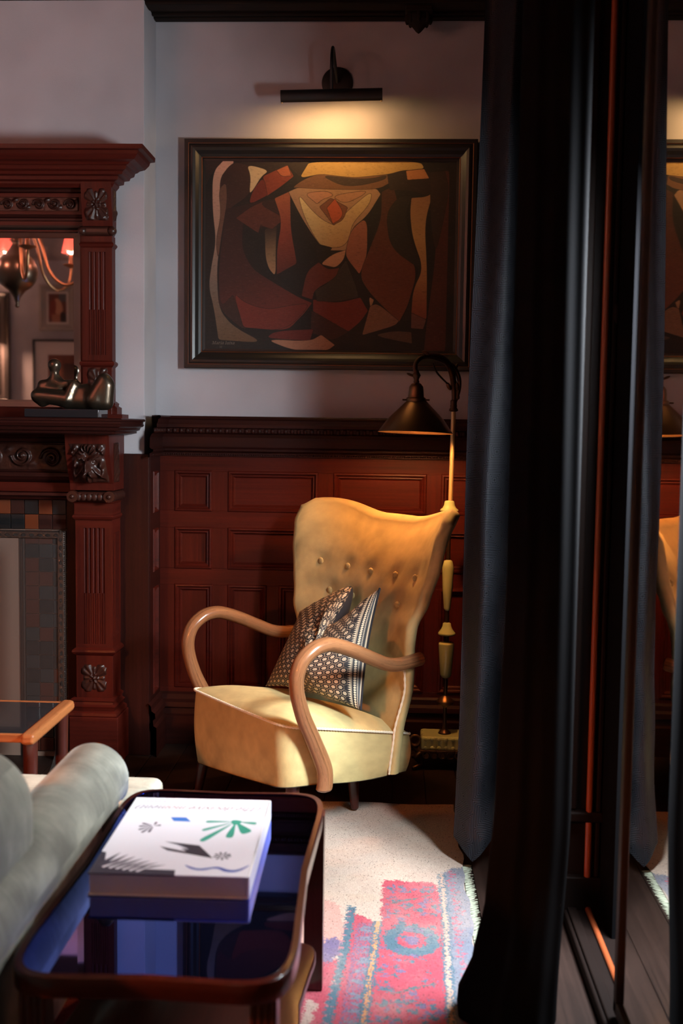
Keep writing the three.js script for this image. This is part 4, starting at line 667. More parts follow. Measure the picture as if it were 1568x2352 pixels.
// ---------------------------------------------------------------- sofa
{
  const so = thing('sofa', 'grey green velvet sofa with a rolled arm seen from behind', 'sofa');
  const soft = (pts, y0, y1, b) => { const g = extrudeXZ(pts, y0, y1, b); return uvm(toCreasedNormals(g, 1.0), 'z'); };
  mesh('seat_cushion', (() => { const s = new THREE.Shape(); const q = [[-2, -1.85], [-0.755, -1.85], [-0.755, -2.54], [-0.575, -2.54], [-0.575, -2.71], [-2, -2.71]]; q.forEach(([x, z], i) => (i ? s.lineTo(x, -z) : s.moveTo(x, -z))); const g = new THREE.ExtrudeGeometry(s, { depth: 0.09, bevelEnabled: true, bevelSize: 0.03, bevelThickness: 0.03, bevelOffset: -0.03, bevelSegments: 5 }); return uvm(toCreasedNormals(g.rotateX(-Math.PI / 2).translate(0, 0.3, 0), 1.2), 'x'); })(), phys('pale velvet seat', [0.6, 0.57, 0.45], { roughness: 0.8, sheen: 0.6, sheenColor: lin(1, 0.98, 0.9), sheenRoughness: 0.35, map: rep(napTex, 2.5, 2.5) }), so);
  mesh('seat_base', bx(-2, -0.66, 0.12, 0.272, -2.68, -1.7, 0.02), M.velvet, so);
  // roll: a bolster lying along z, its far end gathered to a rounded front
  const cx = -0.664, cy = 0.517, R = 0.08;
  const roll = grid(48, 60, (u, v) => { const a = u * Math.PI * 2; let z, r; if (v < 0.3) { const t = v / 0.3 * Math.PI / 2; r = Math.sin(t); z = -2.44 + 0.065 * (1 - Math.cos(t)); r = Math.pow(r, 0.8); } else { r = 1; z = lerp(-2.375, -1.4, (v - 0.3) / 0.7); } const w = 1 + 0.012 * Math.sin(a * 3 + z * 7); return V(cx + R * r * w * Math.cos(a), cy + R * r * w * Math.sin(a) * (Math.sin(a) > 0 ? 1 : 0.95), z); }, true);
  mesh('rolled_arm', scaleUV(roll, 0.5, 0.9), M.velvet, so);
  mesh('arm_panel', uvm(new RoundedBoxGeometry(0.1, 0.4, 1.3, 5, 0.035).translate(-0.694, 0.32, -1.76), 'z'), M.velvet, so);
  mesh('arm_front', uvm(new RoundedBoxGeometry(0.085, 0.33, 0.05, 6, 0.024).translate(-0.658, 0.315, -2.415), 'y'), M.velvet, so);
  mesh('arm_front_knob', new THREE.SphereGeometry(0.03, 20, 16).scale(0.75, 1.15, 0.8).translate(-0.612, 0.493, -2.405), M.velvet, so);
  mesh('back', uvm(new RoundedBoxGeometry(1.43, 0.66, 0.42, 10, 0.12).translate(-1.332, 0.425, -1.72), 'y'), M.velvet, so);
  for (const [x, z] of [[-0.68, -2.35], [-0.68, -1.68], [-1.9, -2.35], [-1.9, -1.68]]) mesh('leg', bar([[x, 0.018, z], [x, 0.13, z]], (t) => 0.014 + 0.008 * t, 4, 10), M.redWood, so);
  rebase(so);
}

// ---------------------------------------------------------------- side table and book
{
  const tb = thing('side_table', 'red wood side table with wavy edges, a cobalt mirror glass top and a lower shelf', 'table');
  const CXT = -0.374, CZT = -2.065;
  const outline = (hw, hl, n = 96, wave = 1) => { const o = []; for (let i = 0; i < n; i++) { const a = i / n * Math.PI * 2, c = Math.cos(a), s = Math.sin(a), e = 2 / 8, x = Math.sign(c) * Math.pow(Math.abs(c), e), z = Math.sign(s) * Math.pow(Math.abs(s), e); const dx = 0.014 * wave * Math.cos(z * Math.PI * 0.5) ** 2, dz = 0.012 * wave * Math.cos(x * Math.PI * 0.5) ** 2; o.push([CXT + x * (hw - dx), CZT + z * (hl - dz)]); } return o; };
  const shapeOf = (o) => new THREE.Shape(o.map(([x, z]) => new THREE.Vector2(x, -z)));
  const outer = outline(0.236, 0.450), inner = outline(0.2265, 0.4405);
  const rs = shapeOf(outer); rs.holes.push(new THREE.Path(inner.map(([x, z]) => new THREE.Vector2(x, -z))));
  const rim = new THREE.ExtrudeGeometry(rs, { depth: 0.03, bevelEnabled: true, bevelSize: 0.003, bevelThickness: 0.003, bevelOffset: -0.003, bevelSegments: 3 }).rotateX(-Math.PI / 2).translate(0, 0.42, 0);
  mesh('rim', uvm(toCreasedNormals(rim, 0.9), 'z'), M.redWood, tb);
  mesh('glass_top', uvm(extrudeXZ(outline(0.2275, 0.4415), 0.44, 0.4505, 0.001)), M.blueGlass, tb);
  mesh('underside', uvm(extrudeXZ(outline(0.222, 0.436), 0.424, 0.44, 0)), M.redWood, tb);
  mesh('lower_shelf', uvm(toCreasedNormals(extrudeXZ(outline(0.236, 0.265, 96, 1.6).map(([x, z]) => [x, z + 0.04]), 0.182, 0.2, 0.005), 0.9), 'z'), M.redWood, tb);
  const legShape = () => { const p = [], h = 0.022; p.push([-h, -h]); for (let k = 0; k < 4; k++) { const c = -h + (k + 0.5) * h / 2; for (let j = 0; j <= 5; j++) { const a = Math.PI * j / 5; p.push([c - Math.cos(a) * 0.0048, h - 0.001 + Math.sin(a) * 0.0035]); } } p.push([h, h]); p.push([h, -h]); return p; };
  for (const [sx, sz] of [[-1, 1], [1, 1], [-1, -1], [1, -1]]) mesh('leg', uvm(extrudeXZ(legShape().map(([x, z]) => [CXT + sx * (sz > 0 ? 0.185 : 0.21) + x, CZT + sz * (sz > 0 ? 0.4 : 0.385) + z * sz]), 0.011, 0.428, 0.002), 'y'), M.redWood, tb);
  rebase(tb);

  const bk = thing('book', 'large white book with green, blue and black cut-paper shapes on the glass side table', 'book');
  const cover = canvasTex(900, 1240, (c, W, H) => {
    c.fillStyle = '#f3f1f4'; c.fillRect(0, 0, W, H);
    const X = (u) => u * W, Y = (v) => v * H;
    const blob = (col, ...q) => { c.fillStyle = col; c.beginPath(); const n = q.length / 2; for (let i = 0; i <= n; i++) { const a = i % n, b = (i + 1) % n, mx = X((q[2 * a] + q[2 * b]) / 2), my = Y((q[2 * a + 1] + q[2 * b + 1]) / 2); i ? c.quadraticCurveTo(X(q[2 * a]), Y(q[2 * a + 1]), mx, my) : c.moveTo(mx, my); } c.fill(); };
    const poly = (col, ...q) => { c.fillStyle = col; c.beginPath(); for (let i = 0; i < q.length; i += 2) i ? c.lineTo(X(q[i]), Y(q[i + 1])) : c.moveTo(X(q[0]), Y(q[1])); c.fill(); };
    const frond = (col, x0, y0, x1, y1, w) => { const dx = x1 - x0, dy = y1 - y0, l = Math.hypot(dx, dy), nx = -dy / l * w, ny = dx / l * w; blob(col, x0, y0, x0 + dx * 0.5 + nx * 0.5, y0 + dy * 0.5 + ny * 0.5, x1 + nx, y1 + ny, x1 + dx * 0.06, y1 + dy * 0.06, x1 - nx, y1 - ny, x0 + dx * 0.5 - nx * 0.5, y0 + dy * 0.5 - ny * 0.5); };
    poly('#3f78c8', 0.33, 0.285, 0.44, 0.282, 0.487, 0.342, 0.365, 0.338);
    for (const [x, y, w] of [[0.6, 0.335, 0.018], [0.94, 0.345, 0.02], [0.6, 0.45, 0.018], [0.62, 0.585, 0.026], [0.79, 0.535, 0.03], [0.9, 0.47, 0.045]]) frond('#35a186', 0.8, 0.325, x, y, w);
    blob('#35a186', 0.76, 0.31, 0.8, 0.3, 0.85, 0.32, 0.82, 0.37, 0.78, 0.37);
    for (const [x, y] of [[0.16, 0.38], [0.15, 0.42], [0.16, 0.465], [0.19, 0.5], [0.235, 0.495], [0.25, 0.36], [0.29, 0.4]]) frond('#3c3446', 0.245, 0.41, x, y, 0.011);
    poly('#3a343e', 0.375, 0.61, 0.615, 0.65, 0.735, 0.8, 0.6, 0.765, 0.42, 0.72, 0.36, 0.672, 0.42, 0.69, 0.55, 0.73, 0.5, 0.69, 0.56, 0.7, 0.47, 0.655, 0.55, 0.68);
    for (let k = 0; k < 9; k++) { const a = k * 0.72; frond('#3a323f', 0.79, 0.77, 0.79 + 0.055 * Math.cos(a), 0.77 + 0.045 * Math.sin(a), 0.009); }
    blob('#2f4fa8', 0.565, 0.876, 0.61, 0.9, 0.67, 0.925, 0.73, 0.91, 0.79, 0.89, 0.86, 0.93, 0.92, 0.925, 1.0, 0.845, 0.93, 0.95, 0.84, 0.955, 0.78, 0.905, 0.7, 0.945, 0.62, 0.93);
    poly('#3d3845', 0, 0.75, 0.035, 0.76, 0.06, 0.86, 0.18, 0.9, 0.3, 0.94, 0.53, 0.945, 0.54, 1, 0, 1);
    for (let k = 0; k < 7; k++) { const x = 0.02 + k * 0.035, y = 0.9 + k * 0.006, X1 = 0.13 + k * 0.055, Y1 = 0.755 + k * 0.022; poly('#4a4450', x, y, X1, Y1, x + 0.05, y + 0.03); }
    for (let k = 0; k < 6; k++) { const x = 0.06 + k * 0.045, y = 0.925 + k * 0.008; poly('#f3f1f4', x, y, x + 0.1, y - 0.075, x + 0.018, y + 0.012); }
    const write = (s, px, u, v, wide) => { c.save(); c.translate(X(u), Y(v)); c.rotate(Math.PI); c.transform(1, 0, -0.22, 1, 0, 0); c.font = 'italic ' + px + 'px serif'; const w = c.measureText(s).width; c.scale(wide * W / w, 1); c.fillText(s, 0, 0); c.restore(); };
    c.fillStyle = '#37303c'; write('(The decisive moment)', 96, 0.955, 0.118, 0.9);
    c.fillStyle = '#7a7480'; write('Photographs by Henri Cartier-Bresson', 56, 0.955, 0.04, 0.88);
    c.fillStyle = '#b8b3bb'; c.fillRect(X(0.06), Y(0.215), X(0.88), 2); c.fillRect(X(0.06), Y(0.095), X(0.88), 2);
  });
  const coverMap = phys('printed cover', [0.93, 0.92, 0.95], { map: cover, roughness: 0.42, clearcoat: 0.2 });
  const body = sub('body', bk), w = 0.149, l = 0.205, y0 = 0.4515, y1 = 0.4945;
  mesh('page_block', bx(-w + 0.003, w - 0.006, y0 + 0.003, y1 - 0.003, -l + 0.004, l - 0.004, 0), std('page edges', [0.6, 0.52, 0.45], { roughness: 0.8 }), body);
  const cg = uvm(new RoundedBoxGeometry(2 * w, 0.003, 2 * l, 2, 0.0012).translate(0, y1 - 0.0015, 0)); { const p = cg.attributes.position, u = cg.attributes.uv; for (let i = 0; i < p.count; i++) u.setXY(i, clamp((p.getX(i) + w) / (2 * w), 0.002, 0.998), clamp(1 - (p.getZ(i) + l) / (2 * l), 0.002, 0.998)); }
  mesh('front_cover', cg, coverMap, body);
  mesh('rear_cover', bx(-w, w, y0, y0 + 0.003, -l, l, 0.001), M.white, body);
  mesh('spine', bx(w - 0.005, w + 0.001, y0, y1, -l, l, 0.002), M.white, body);
  body.position.set(-0.4008, 0, -2.126); body.rotation.y = 0.015; rebase(bk);
}

// ---------------------------------------------------------------- rug
{
  const rug = thing('rug', 'worn red and blue patterned rug, its far end faded to cream, under the chair', 'rug');
  const x0 = -1.0, x1 = 0.232, z0 = -3.715, z1 = -1.5, Wp = 1024, Hp = 1840;
  const art = canvasTex(Wp, Hp, (c) => {
    const S = Wp / (x1 - x0), X = (x) => (x - x0) * S, Z = (z) => (z - z0) * S; let s = 11; const q = () => { s = (s * 16807) % 2147483647; return s / 2147483647; };
    c.fillStyle = '#d9c4b2'; c.fillRect(0, 0, Wp, Hp);
    const jag = (col, pts, amp = 3) => { c.fillStyle = col; c.beginPath(); for (let i = 0; i < pts.length; i++) { const [a, b] = pts[i], [d, e] = pts[(i + 1) % pts.length], n = Math.max(1, Math.round(Math.hypot(d - a, e - b) / 0.008)); for (let k = 0; k < n; k++) c.lineTo(X(lerp(a, d, k / n)) + (q() - 0.5) * amp, Z(lerp(b, e, k / n)) + (q() - 0.5) * amp * 2); } c.fill(); };
    for (let i = 0; i < 500; i++) { c.fillStyle = ['rgba(220,160,140,0.07)', 'rgba(235,220,200,0.10)', 'rgba(200,190,170,0.08)', 'rgba(225,140,120,0.05)'][i % 4]; c.beginPath(); c.ellipse(q() * Wp, q() * Hp, 20 + q() * 70, 8 + q() * 26, 0, 0, 7); c.fill(); }
    const red = '#c64a5e', pink = '#dba093', teal = '#4f7184', slate = '#7c8498', violet = '#7a6a92';
    jag('#dca79a', [[-1, -2.93], [-0.16, -2.93], [-0.12, -2.88], [-0.1, -2.7], [-0.115, -2.6], [-1, -2.6]], 8);
    jag(red, [[-1, -2.66], [-0.15, -2.6], [-0.11, -2.58], [-0.13, -2.3], [-0.14, -1.5], [-1, -1.5]], 8);
    jag(violet, [[-0.15, -2.7], [-0.115, -2.69], [-0.11, -2.62], [-0.14, -2.55], [-0.17, -2.62]], 10);
    jag('#d9b6a8', [[-0.175, -2.4], [-0.15, -2.38], [-0.158, -2.28], [-0.18, -2.28]], 6);
    jag(red, [[-0.1, -2.86], [-0.02, -2.79], [-0.03, -2.45], [-0.05, -1.9], [-0.06, -1.5], [-0.16, -1.5], [-0.115, -2.4]], 4);
    jag(teal, [[-0.1, -2.89], [-0.08, -2.88], [-0.087, -2.65], [-0.112, -2.3], [-0.14, -1.5], [-0.165, -1.5], [-0.134, -2.3], [-0.108, -2.65]], 4);
    for (let z = -2.86; z < -1.5; z += 0.035) { c.fillStyle = '#c47a86'; c.fillRect(X(-0.094 - (z + 2.86) * 0.058) - 4, Z(z), 7, 7); }
    for (let k = 0; k < 7; k++) { const a = -0.073 + k * 0.0068; c.strokeStyle = k % 2 ? violet : '#a8566e'; c.lineWidth = 4; c.beginPath(); for (let z = -2.79 + 0.006 * q(); z < -1.5; z += 0.02) c.lineTo(X(a - (z + 2.79) * 0.045 + (q() - 0.5) * 0.003), Z(z)); c.stroke(); }
    for (let z = -2.77; z < -1.5; z += 0.055) { c.fillStyle = slate; const a = -0.05 - (z + 2.79) * 0.045; for (let k = 0; k < 5; k++) c.fillRect(X(a + (q() - 0.5) * 0.03), Z(z + q() * 0.03), 10 + q() * 14, 5 + q() * 6); }
    // red field with its blue ornaments
    jag(red, [[-0.005, -3.063], [0.03, -3.066], [0.068, -3.058], [0.11, -3.062], [0.147, -3.045], [0.157, -2.84], [0.15, -2.59], [0.135, -2.2], [0.12, -1.5], [-0.06, -1.5], [-0.04, -2.32], [-0.026, -2.5], [-0.008, -2.8]], 7);
    c.strokeStyle = '#e29a5c'; c.lineWidth = 5; c.beginPath(); c.moveTo(X(-0.017), Z(-2.8)); c.lineTo(X(-0.042), Z(-2.32)); c.lineTo(X(-0.07), Z(-1.5)); c.stroke();
    c.strokeStyle = teal; c.lineWidth = 7; for (const d of [-0.008, 0.008]) { c.beginPath(); c.moveTo(X(-0.017 + d), Z(-2.8)); c.lineTo(X(-0.042 + d), Z(-2.32)); c.lineTo(X(-0.07 + d), Z(-1.5)); c.stroke(); }
    const ringAt = (x, z, rx, rz, out, ins) => { const P = []; for (let k = 0; k < 22; k++) { const a = k / 22 * Math.PI * 2, m = 1 + 0.13 * (k % 2) - 0.05; P.push([x + rx * m * Math.cos(a), z + rz * m * Math.sin(a)]); } jag(out, P, 5); jag(ins, P.map(([a, b]) => [x + (a - x) * 0.52, z + (b - z) * 0.52]), 4); jag(violet, P.map(([a, b]) => [x + (a - x) * 0.28, z + (b - z) * 0.28]), 3); };
    for (const z of [-2.7, -2.16, -1.62]) { const o = -(z + 2.7) * 0.045; ringAt(0.07 - o * -1 * 0 + (z + 2.7) * -0.03, z, 0.072, 0.085, teal, red); }
    const flower = (x, z, r) => { for (let k = 0; k < 6; k++) { const a = k * Math.PI / 3; jag(k % 2 ? teal : violet, [[x + r * Math.cos(a - 0.4), z + r * Math.sin(a - 0.4)], [x + r * 1.7 * Math.cos(a), z + r * 1.7 * Math.sin(a)], [x + r * Math.cos(a + 0.4), z + r * Math.sin(a + 0.4)], [x + r * 0.5 * Math.cos(a), z + r * 0.5 * Math.sin(a)]], 4); } };
    for (const [x, z, r] of [[0.035, -3.005, 0.02], [0.12, -3.01, 0.015], [0.12, -2.875, 0.026], [0.02, -2.94, 0.012], [0.12, -2.935, 0.012], [0.02, -2.86, 0.015], [0.06, -2.9, 0.012], [0.015, -2.54, 0.024], [0.0, -2.47, 0.014], [0.11, -2.49, 0.014], [0.02, -2.38, 0.02], [0.1, -2.36, 0.026], [0.06, -2.42, 0.014], [0.0, -2.31, 0.02]]) flower(x, z, r);
    for (let i = 0; i < 150; i++) { const z = -3.04 + q() * 1.5, x = 0.005 + q() * 0.13 - (z + 3.04) * 0.03, r = 0.004 + q() * 0.007; jag(q() > 0.4 ? teal : violet, [[x - r, z - r * 0.6], [x + r, z - r * 0.8], [x + r * 0.7, z + r], [x - r * 0.8, z + r * 0.7]], 3); }
    c.strokeStyle = '#5b6f72'; c.lineWidth = 5; for (const z of [-2.93, -2.45]) { c.beginPath(); c.moveTo(X(0.02), Z(z + 0.02)); c.lineTo(X(0.06), Z(z - 0.005)); c.lineTo(X(0.13), Z(z - 0.04)); c.stroke(); }
    // outer border
    jag(slate, [[0.158, -3.12], [0.2, -3.16], [0.24, -3.18], [0.24, -1.5], [0.13, -1.5], [0.15, -2.6]], 6);
    c.strokeStyle = '#ddb49c'; c.lineWidth = 7; c.beginPath(); c.moveTo(X(0.165), Z(-3.12)); c.lineTo(X(0.163), Z(-2.84)); c.lineTo(X(0.156), Z(-2.55)); c.lineTo(X(0.14), Z(-1.5)); c.stroke();
    c.strokeStyle = teal; c.lineWidth = 5; for (const d of [-0.009, 0.009]) { c.beginPath(); c.moveTo(X(0.165 + d), Z(-3.12)); c.lineTo(X(0.163 + d), Z(-2.84)); c.lineTo(X(0.156 + d), Z(-2.55)); c.lineTo(X(0.14 + d), Z(-1.5)); c.stroke(); }
    for (let z = -3.13; z < -1.5; z += 0.06) { c.strokeStyle = '#c45a72'; c.lineWidth = 5; c.beginPath(); const a = 0.2 + (q() - 0.5) * 0.012; c.arc(X(a), Z(z), 10, 0.6, 4.5); c.stroke(); c.fillStyle = '#c45a72'; c.fillRect(X(a) - 14, Z(z + 0.025), 18, 6); }
    for (let i = 0; i < 900; i++) { c.fillStyle = i % 3 ? 'rgba(235,215,200,0.10)' : 'rgba(90,40,40,0.05)'; c.fillRect(q() * Wp, q() * Hp, 3 + q() * 30, 2 + q() * 4); }
    for (let y = 0; y < Hp; y += 3) { c.fillStyle = 'rgba(70,40,40,0.06)'; c.fillRect(0, y, Wp, 1); }
    // wear: knots taken from a little to the side, colour thinned in patches, dark specks between the knots
    const im = c.getImageData(0, 0, Wp, Hp), src = im.data.slice();
    for (let y = 0; y < Hp; y++) for (let x = 0; x < Wp; x++) {
      const kx = x >> 2, ky = y >> 2, dx = Math.round((hash(kx, ky) - 0.5) * 9), dy = Math.round((hash(ky + 7.3, kx + 1.7) - 0.5) * 9), o = (y * Wp + x) * 4, i = (clamp(y + dy, 0, Hp - 1) * Wp + clamp(x + dx, 0, Wp - 1)) * 4;
      const f = clamp((fbm(x * 0.012 + 3, y * 0.008, 4) - 0.36) * 1.1 + (hash(kx * 1.3, ky * 2.1) - 0.5) * 0.22, 0.02, 0.6), w = 0.9 + 0.16 * hash(x * 0.7, ky) - (hash(x >> 1, y >> 2) > 0.975 ? 0.28 : 0) - 0.05 * ((y >> 1) % 2), F = [206, 178, 162];
      for (let k = 0; k < 3; k++) im.data[o + k] = clamp(lerp(src[i + k], F[k], f) * w, 0, 255);
    }
    c.putImageData(im, 0, 0);
  });
  const g = grid(40, 70, (u, v) => { const x = lerp(x0, x1, u), z = lerp(z1, z0, v), e = 0.004 * Math.sin(z * 17) * (u > 0.99 ? 1 : 0); return V(x + e + (u > 0.98 ? 0.004 * Math.sin(z * 40) : 0), 0.0088 + 0.0008 * Math.sin(x * 9 + z * 4), z + (v > 0.99 ? 0.005 * Math.sin(x * 20) : 0)); });
  mesh('pile', g, std('wool pile', [0.54, 0.54, 0.54], { map: art, roughness: 0.95, bumpMap: rep(fineTex, 10, 18), bumpScale: 0.0012 }), rug);
  mesh('edge', bx(x0, x1 - 0.004, 0.0005, 0.0066, z0 + 0.008, z1, 0), std('rug backing', [0.3, 0.24, 0.2], { roughness: 0.95 }), rug);
  const tuft = []; for (let i = 0; i < 420; i++) { const z = -3.2 + i * 0.0041, l = 0.018 + 0.012 * rnd(), a = (rnd() - 0.3) * 0.8; tuft.push(new THREE.CylinderGeometry(0.0006, 0.0015, l, 4).rotateZ(-Math.PI / 2 + 0.12).rotateY(a).translate(x1 + l * 0.42, 0.006, z)); }
  const fr = mesh('fringe', merge(tuft), std('wool fringe', [0.3, 0.33, 0.25], { roughness: 0.95 }), rug); fr.userData.kind = 'stuff';
  rebase(rug);
}

// ---------------------------------------------------------------- curtains and pier mirror
{
  const keyTex = canvasTex(512, 512, (c, W) => { c.fillStyle = '#55565c'; c.fillRect(0, 0, W, W); c.strokeStyle = '#d8dae2'; c.lineWidth = 5; for (const [ox, oy] of [[0, 0], [256, 128], [0, 256], [256, 384], [256, -128]]) for (let k = 0; k < 8; k++) { const d = 8 + k * 15; c.strokeRect(ox + d, oy + d, 256 - 2 * d, 256 - 2 * d); } });
  const cloth = phys('black figured cloth', [0.04, 0.043, 0.052], { map: rep(keyTex, 6, 6), roughness: 0.6, specularIntensity: 0.4, sheen: 0.1, sheenColor: lin(0.7, 0.75, 0.85), sheenRoughness: 0.4, bumpMap: rep(keyTex, 6, 6), bumpScale: 0.0006 });
  const black = phys('black lining cloth', [0.004, 0.004, 0.0045], { roughness: 1, specularIntensity: 0.04 });
  const fc = thing('curtain', 'black curtain with a woven square-key pattern hanging right of the armchair', 'curtain', undefined);
  const top = CEIL - 0.01;
  const sheet = (f, nu, nv) => { const g = grid(nu, nv, f); const p = g.attributes.position, uv = g.attributes.uv; for (let j = 0; j <= nv; j++) { let s = 0; for (let i = 0; i <= nu; i++) { const a = j * (nu + 1) + i; if (i) s += Math.hypot(p.getX(a) - p.getX(a - 1), p.getZ(a) - p.getZ(a - 1)); uv.setXY(a, s, p.getY(a)); } } return g; };
  const fcS = (u, v) => {
    const y = lerp(0.03, top, v), xl = 0.203 + 0.017 * y, xr = 0.47, x = lerp(xl, xr, u), ridge = 0.246 + 0.034 * y, d = x - ridge;
    const f = 0.085 * Math.exp(-((d / (d < 0 ? 0.036 : 0.07)) ** 2)) + 0.05 * Math.exp(-(((d - 0.15) / 0.05) ** 2)) + 0.006 * Math.sin(x * 70 + y * 2.1) + 0.009 * Math.sin(y * 8 + x * 22) * (1 - sstep(y, 0.5, 1.5)) + 0.004 * Math.sin(y * 23 - x * 40) * (1 - sstep(y, 0.6, 1.4));
    const tail = 0.11 * (1 - v) ** 14 * Math.min(1, Math.abs(x - 0.258) * 9);
    return V(x + 0.008 * Math.sin(y * 3) * (1 - v), Math.max(0.012, y + tail), -3.29 + f + 0.05 * (1 - sstep(y, 0, 0.25)));
  };
  mesh('cloth', sheet(fcS, 70, 130), cloth, fc);
  mesh('lining', sheet((u, v) => fcS(u, v).add(V(0.002, 0, -0.008)), 50, 70), black, fc);
  rebase(fc);
  const nc = thing('curtain', 'plain black curtain gathered to the floor in front of the mirror, nearest the camera', 'curtain');
  const fall = [[0, -0.085], [0.06, -0.09], [0.15, -0.055], [0.28, -0.03], [0.5, -0.014], [1.0, 0], [3, 0.006]];
  const ncS = (u, v) => {
    const y = lerp(0.01, top, v), a = u * Math.PI * 2, xl = 0.254 + tableAt(fall, y), xr = 0.405 - 0.02 * (1 - sstep(y, 0, 0.5)), cx = (xl + xr) / 2, rx = (xr - xl) / 2, rz = 0.05 + 0.03 * (1 - sstep(y, 0.05, 0.35));
    const k = 1 + 0.07 * Math.sin(a * 7 + y) + 0.04 * Math.sin(a * 12 + y * 1.7); return V(cx - rx * Math.cos(a) * (1 + 0.02 * Math.sin(a * 5 + y)), y, -2.36 + rz * Math.sin(a) * k);
  };
  mesh('cloth', grid(96, 90, ncS, true), black, nc); rebase(nc);

  const pm = thing('pier_mirror', 'tall dark-framed wall mirror at the right edge reflecting the painting and armchair', 'mirror');
  mesh('glass', quads([[[0.511, 0.08, -1.35], [0.511, 0.08, -2.285], [0.511, 2.75, -2.285], [0.511, 2.75, -1.35]]]), M.mirror, pm);
  mesh('backing', bx(0.513, 0.529, 0.05, 2.78, -2.315, -1.32, 0), M.blackWood, pm);
  for (const [a, b] of [[-2.318, -2.284], [-1.35, -1.316]]) mesh('frame_stile', bx(0.502, 0.529, 0.05, 2.78, a, b, 0.006, 'y'), M.blackWood, pm);
  for (const [a, b] of [[0.05, 0.085], [2.745, 2.78]]) mesh('frame_rail', bx(0.502, 0.529, a, b, -2.318, -1.316, 0.006, 'z'), M.blackWood, pm);
  rebase(pm);
}

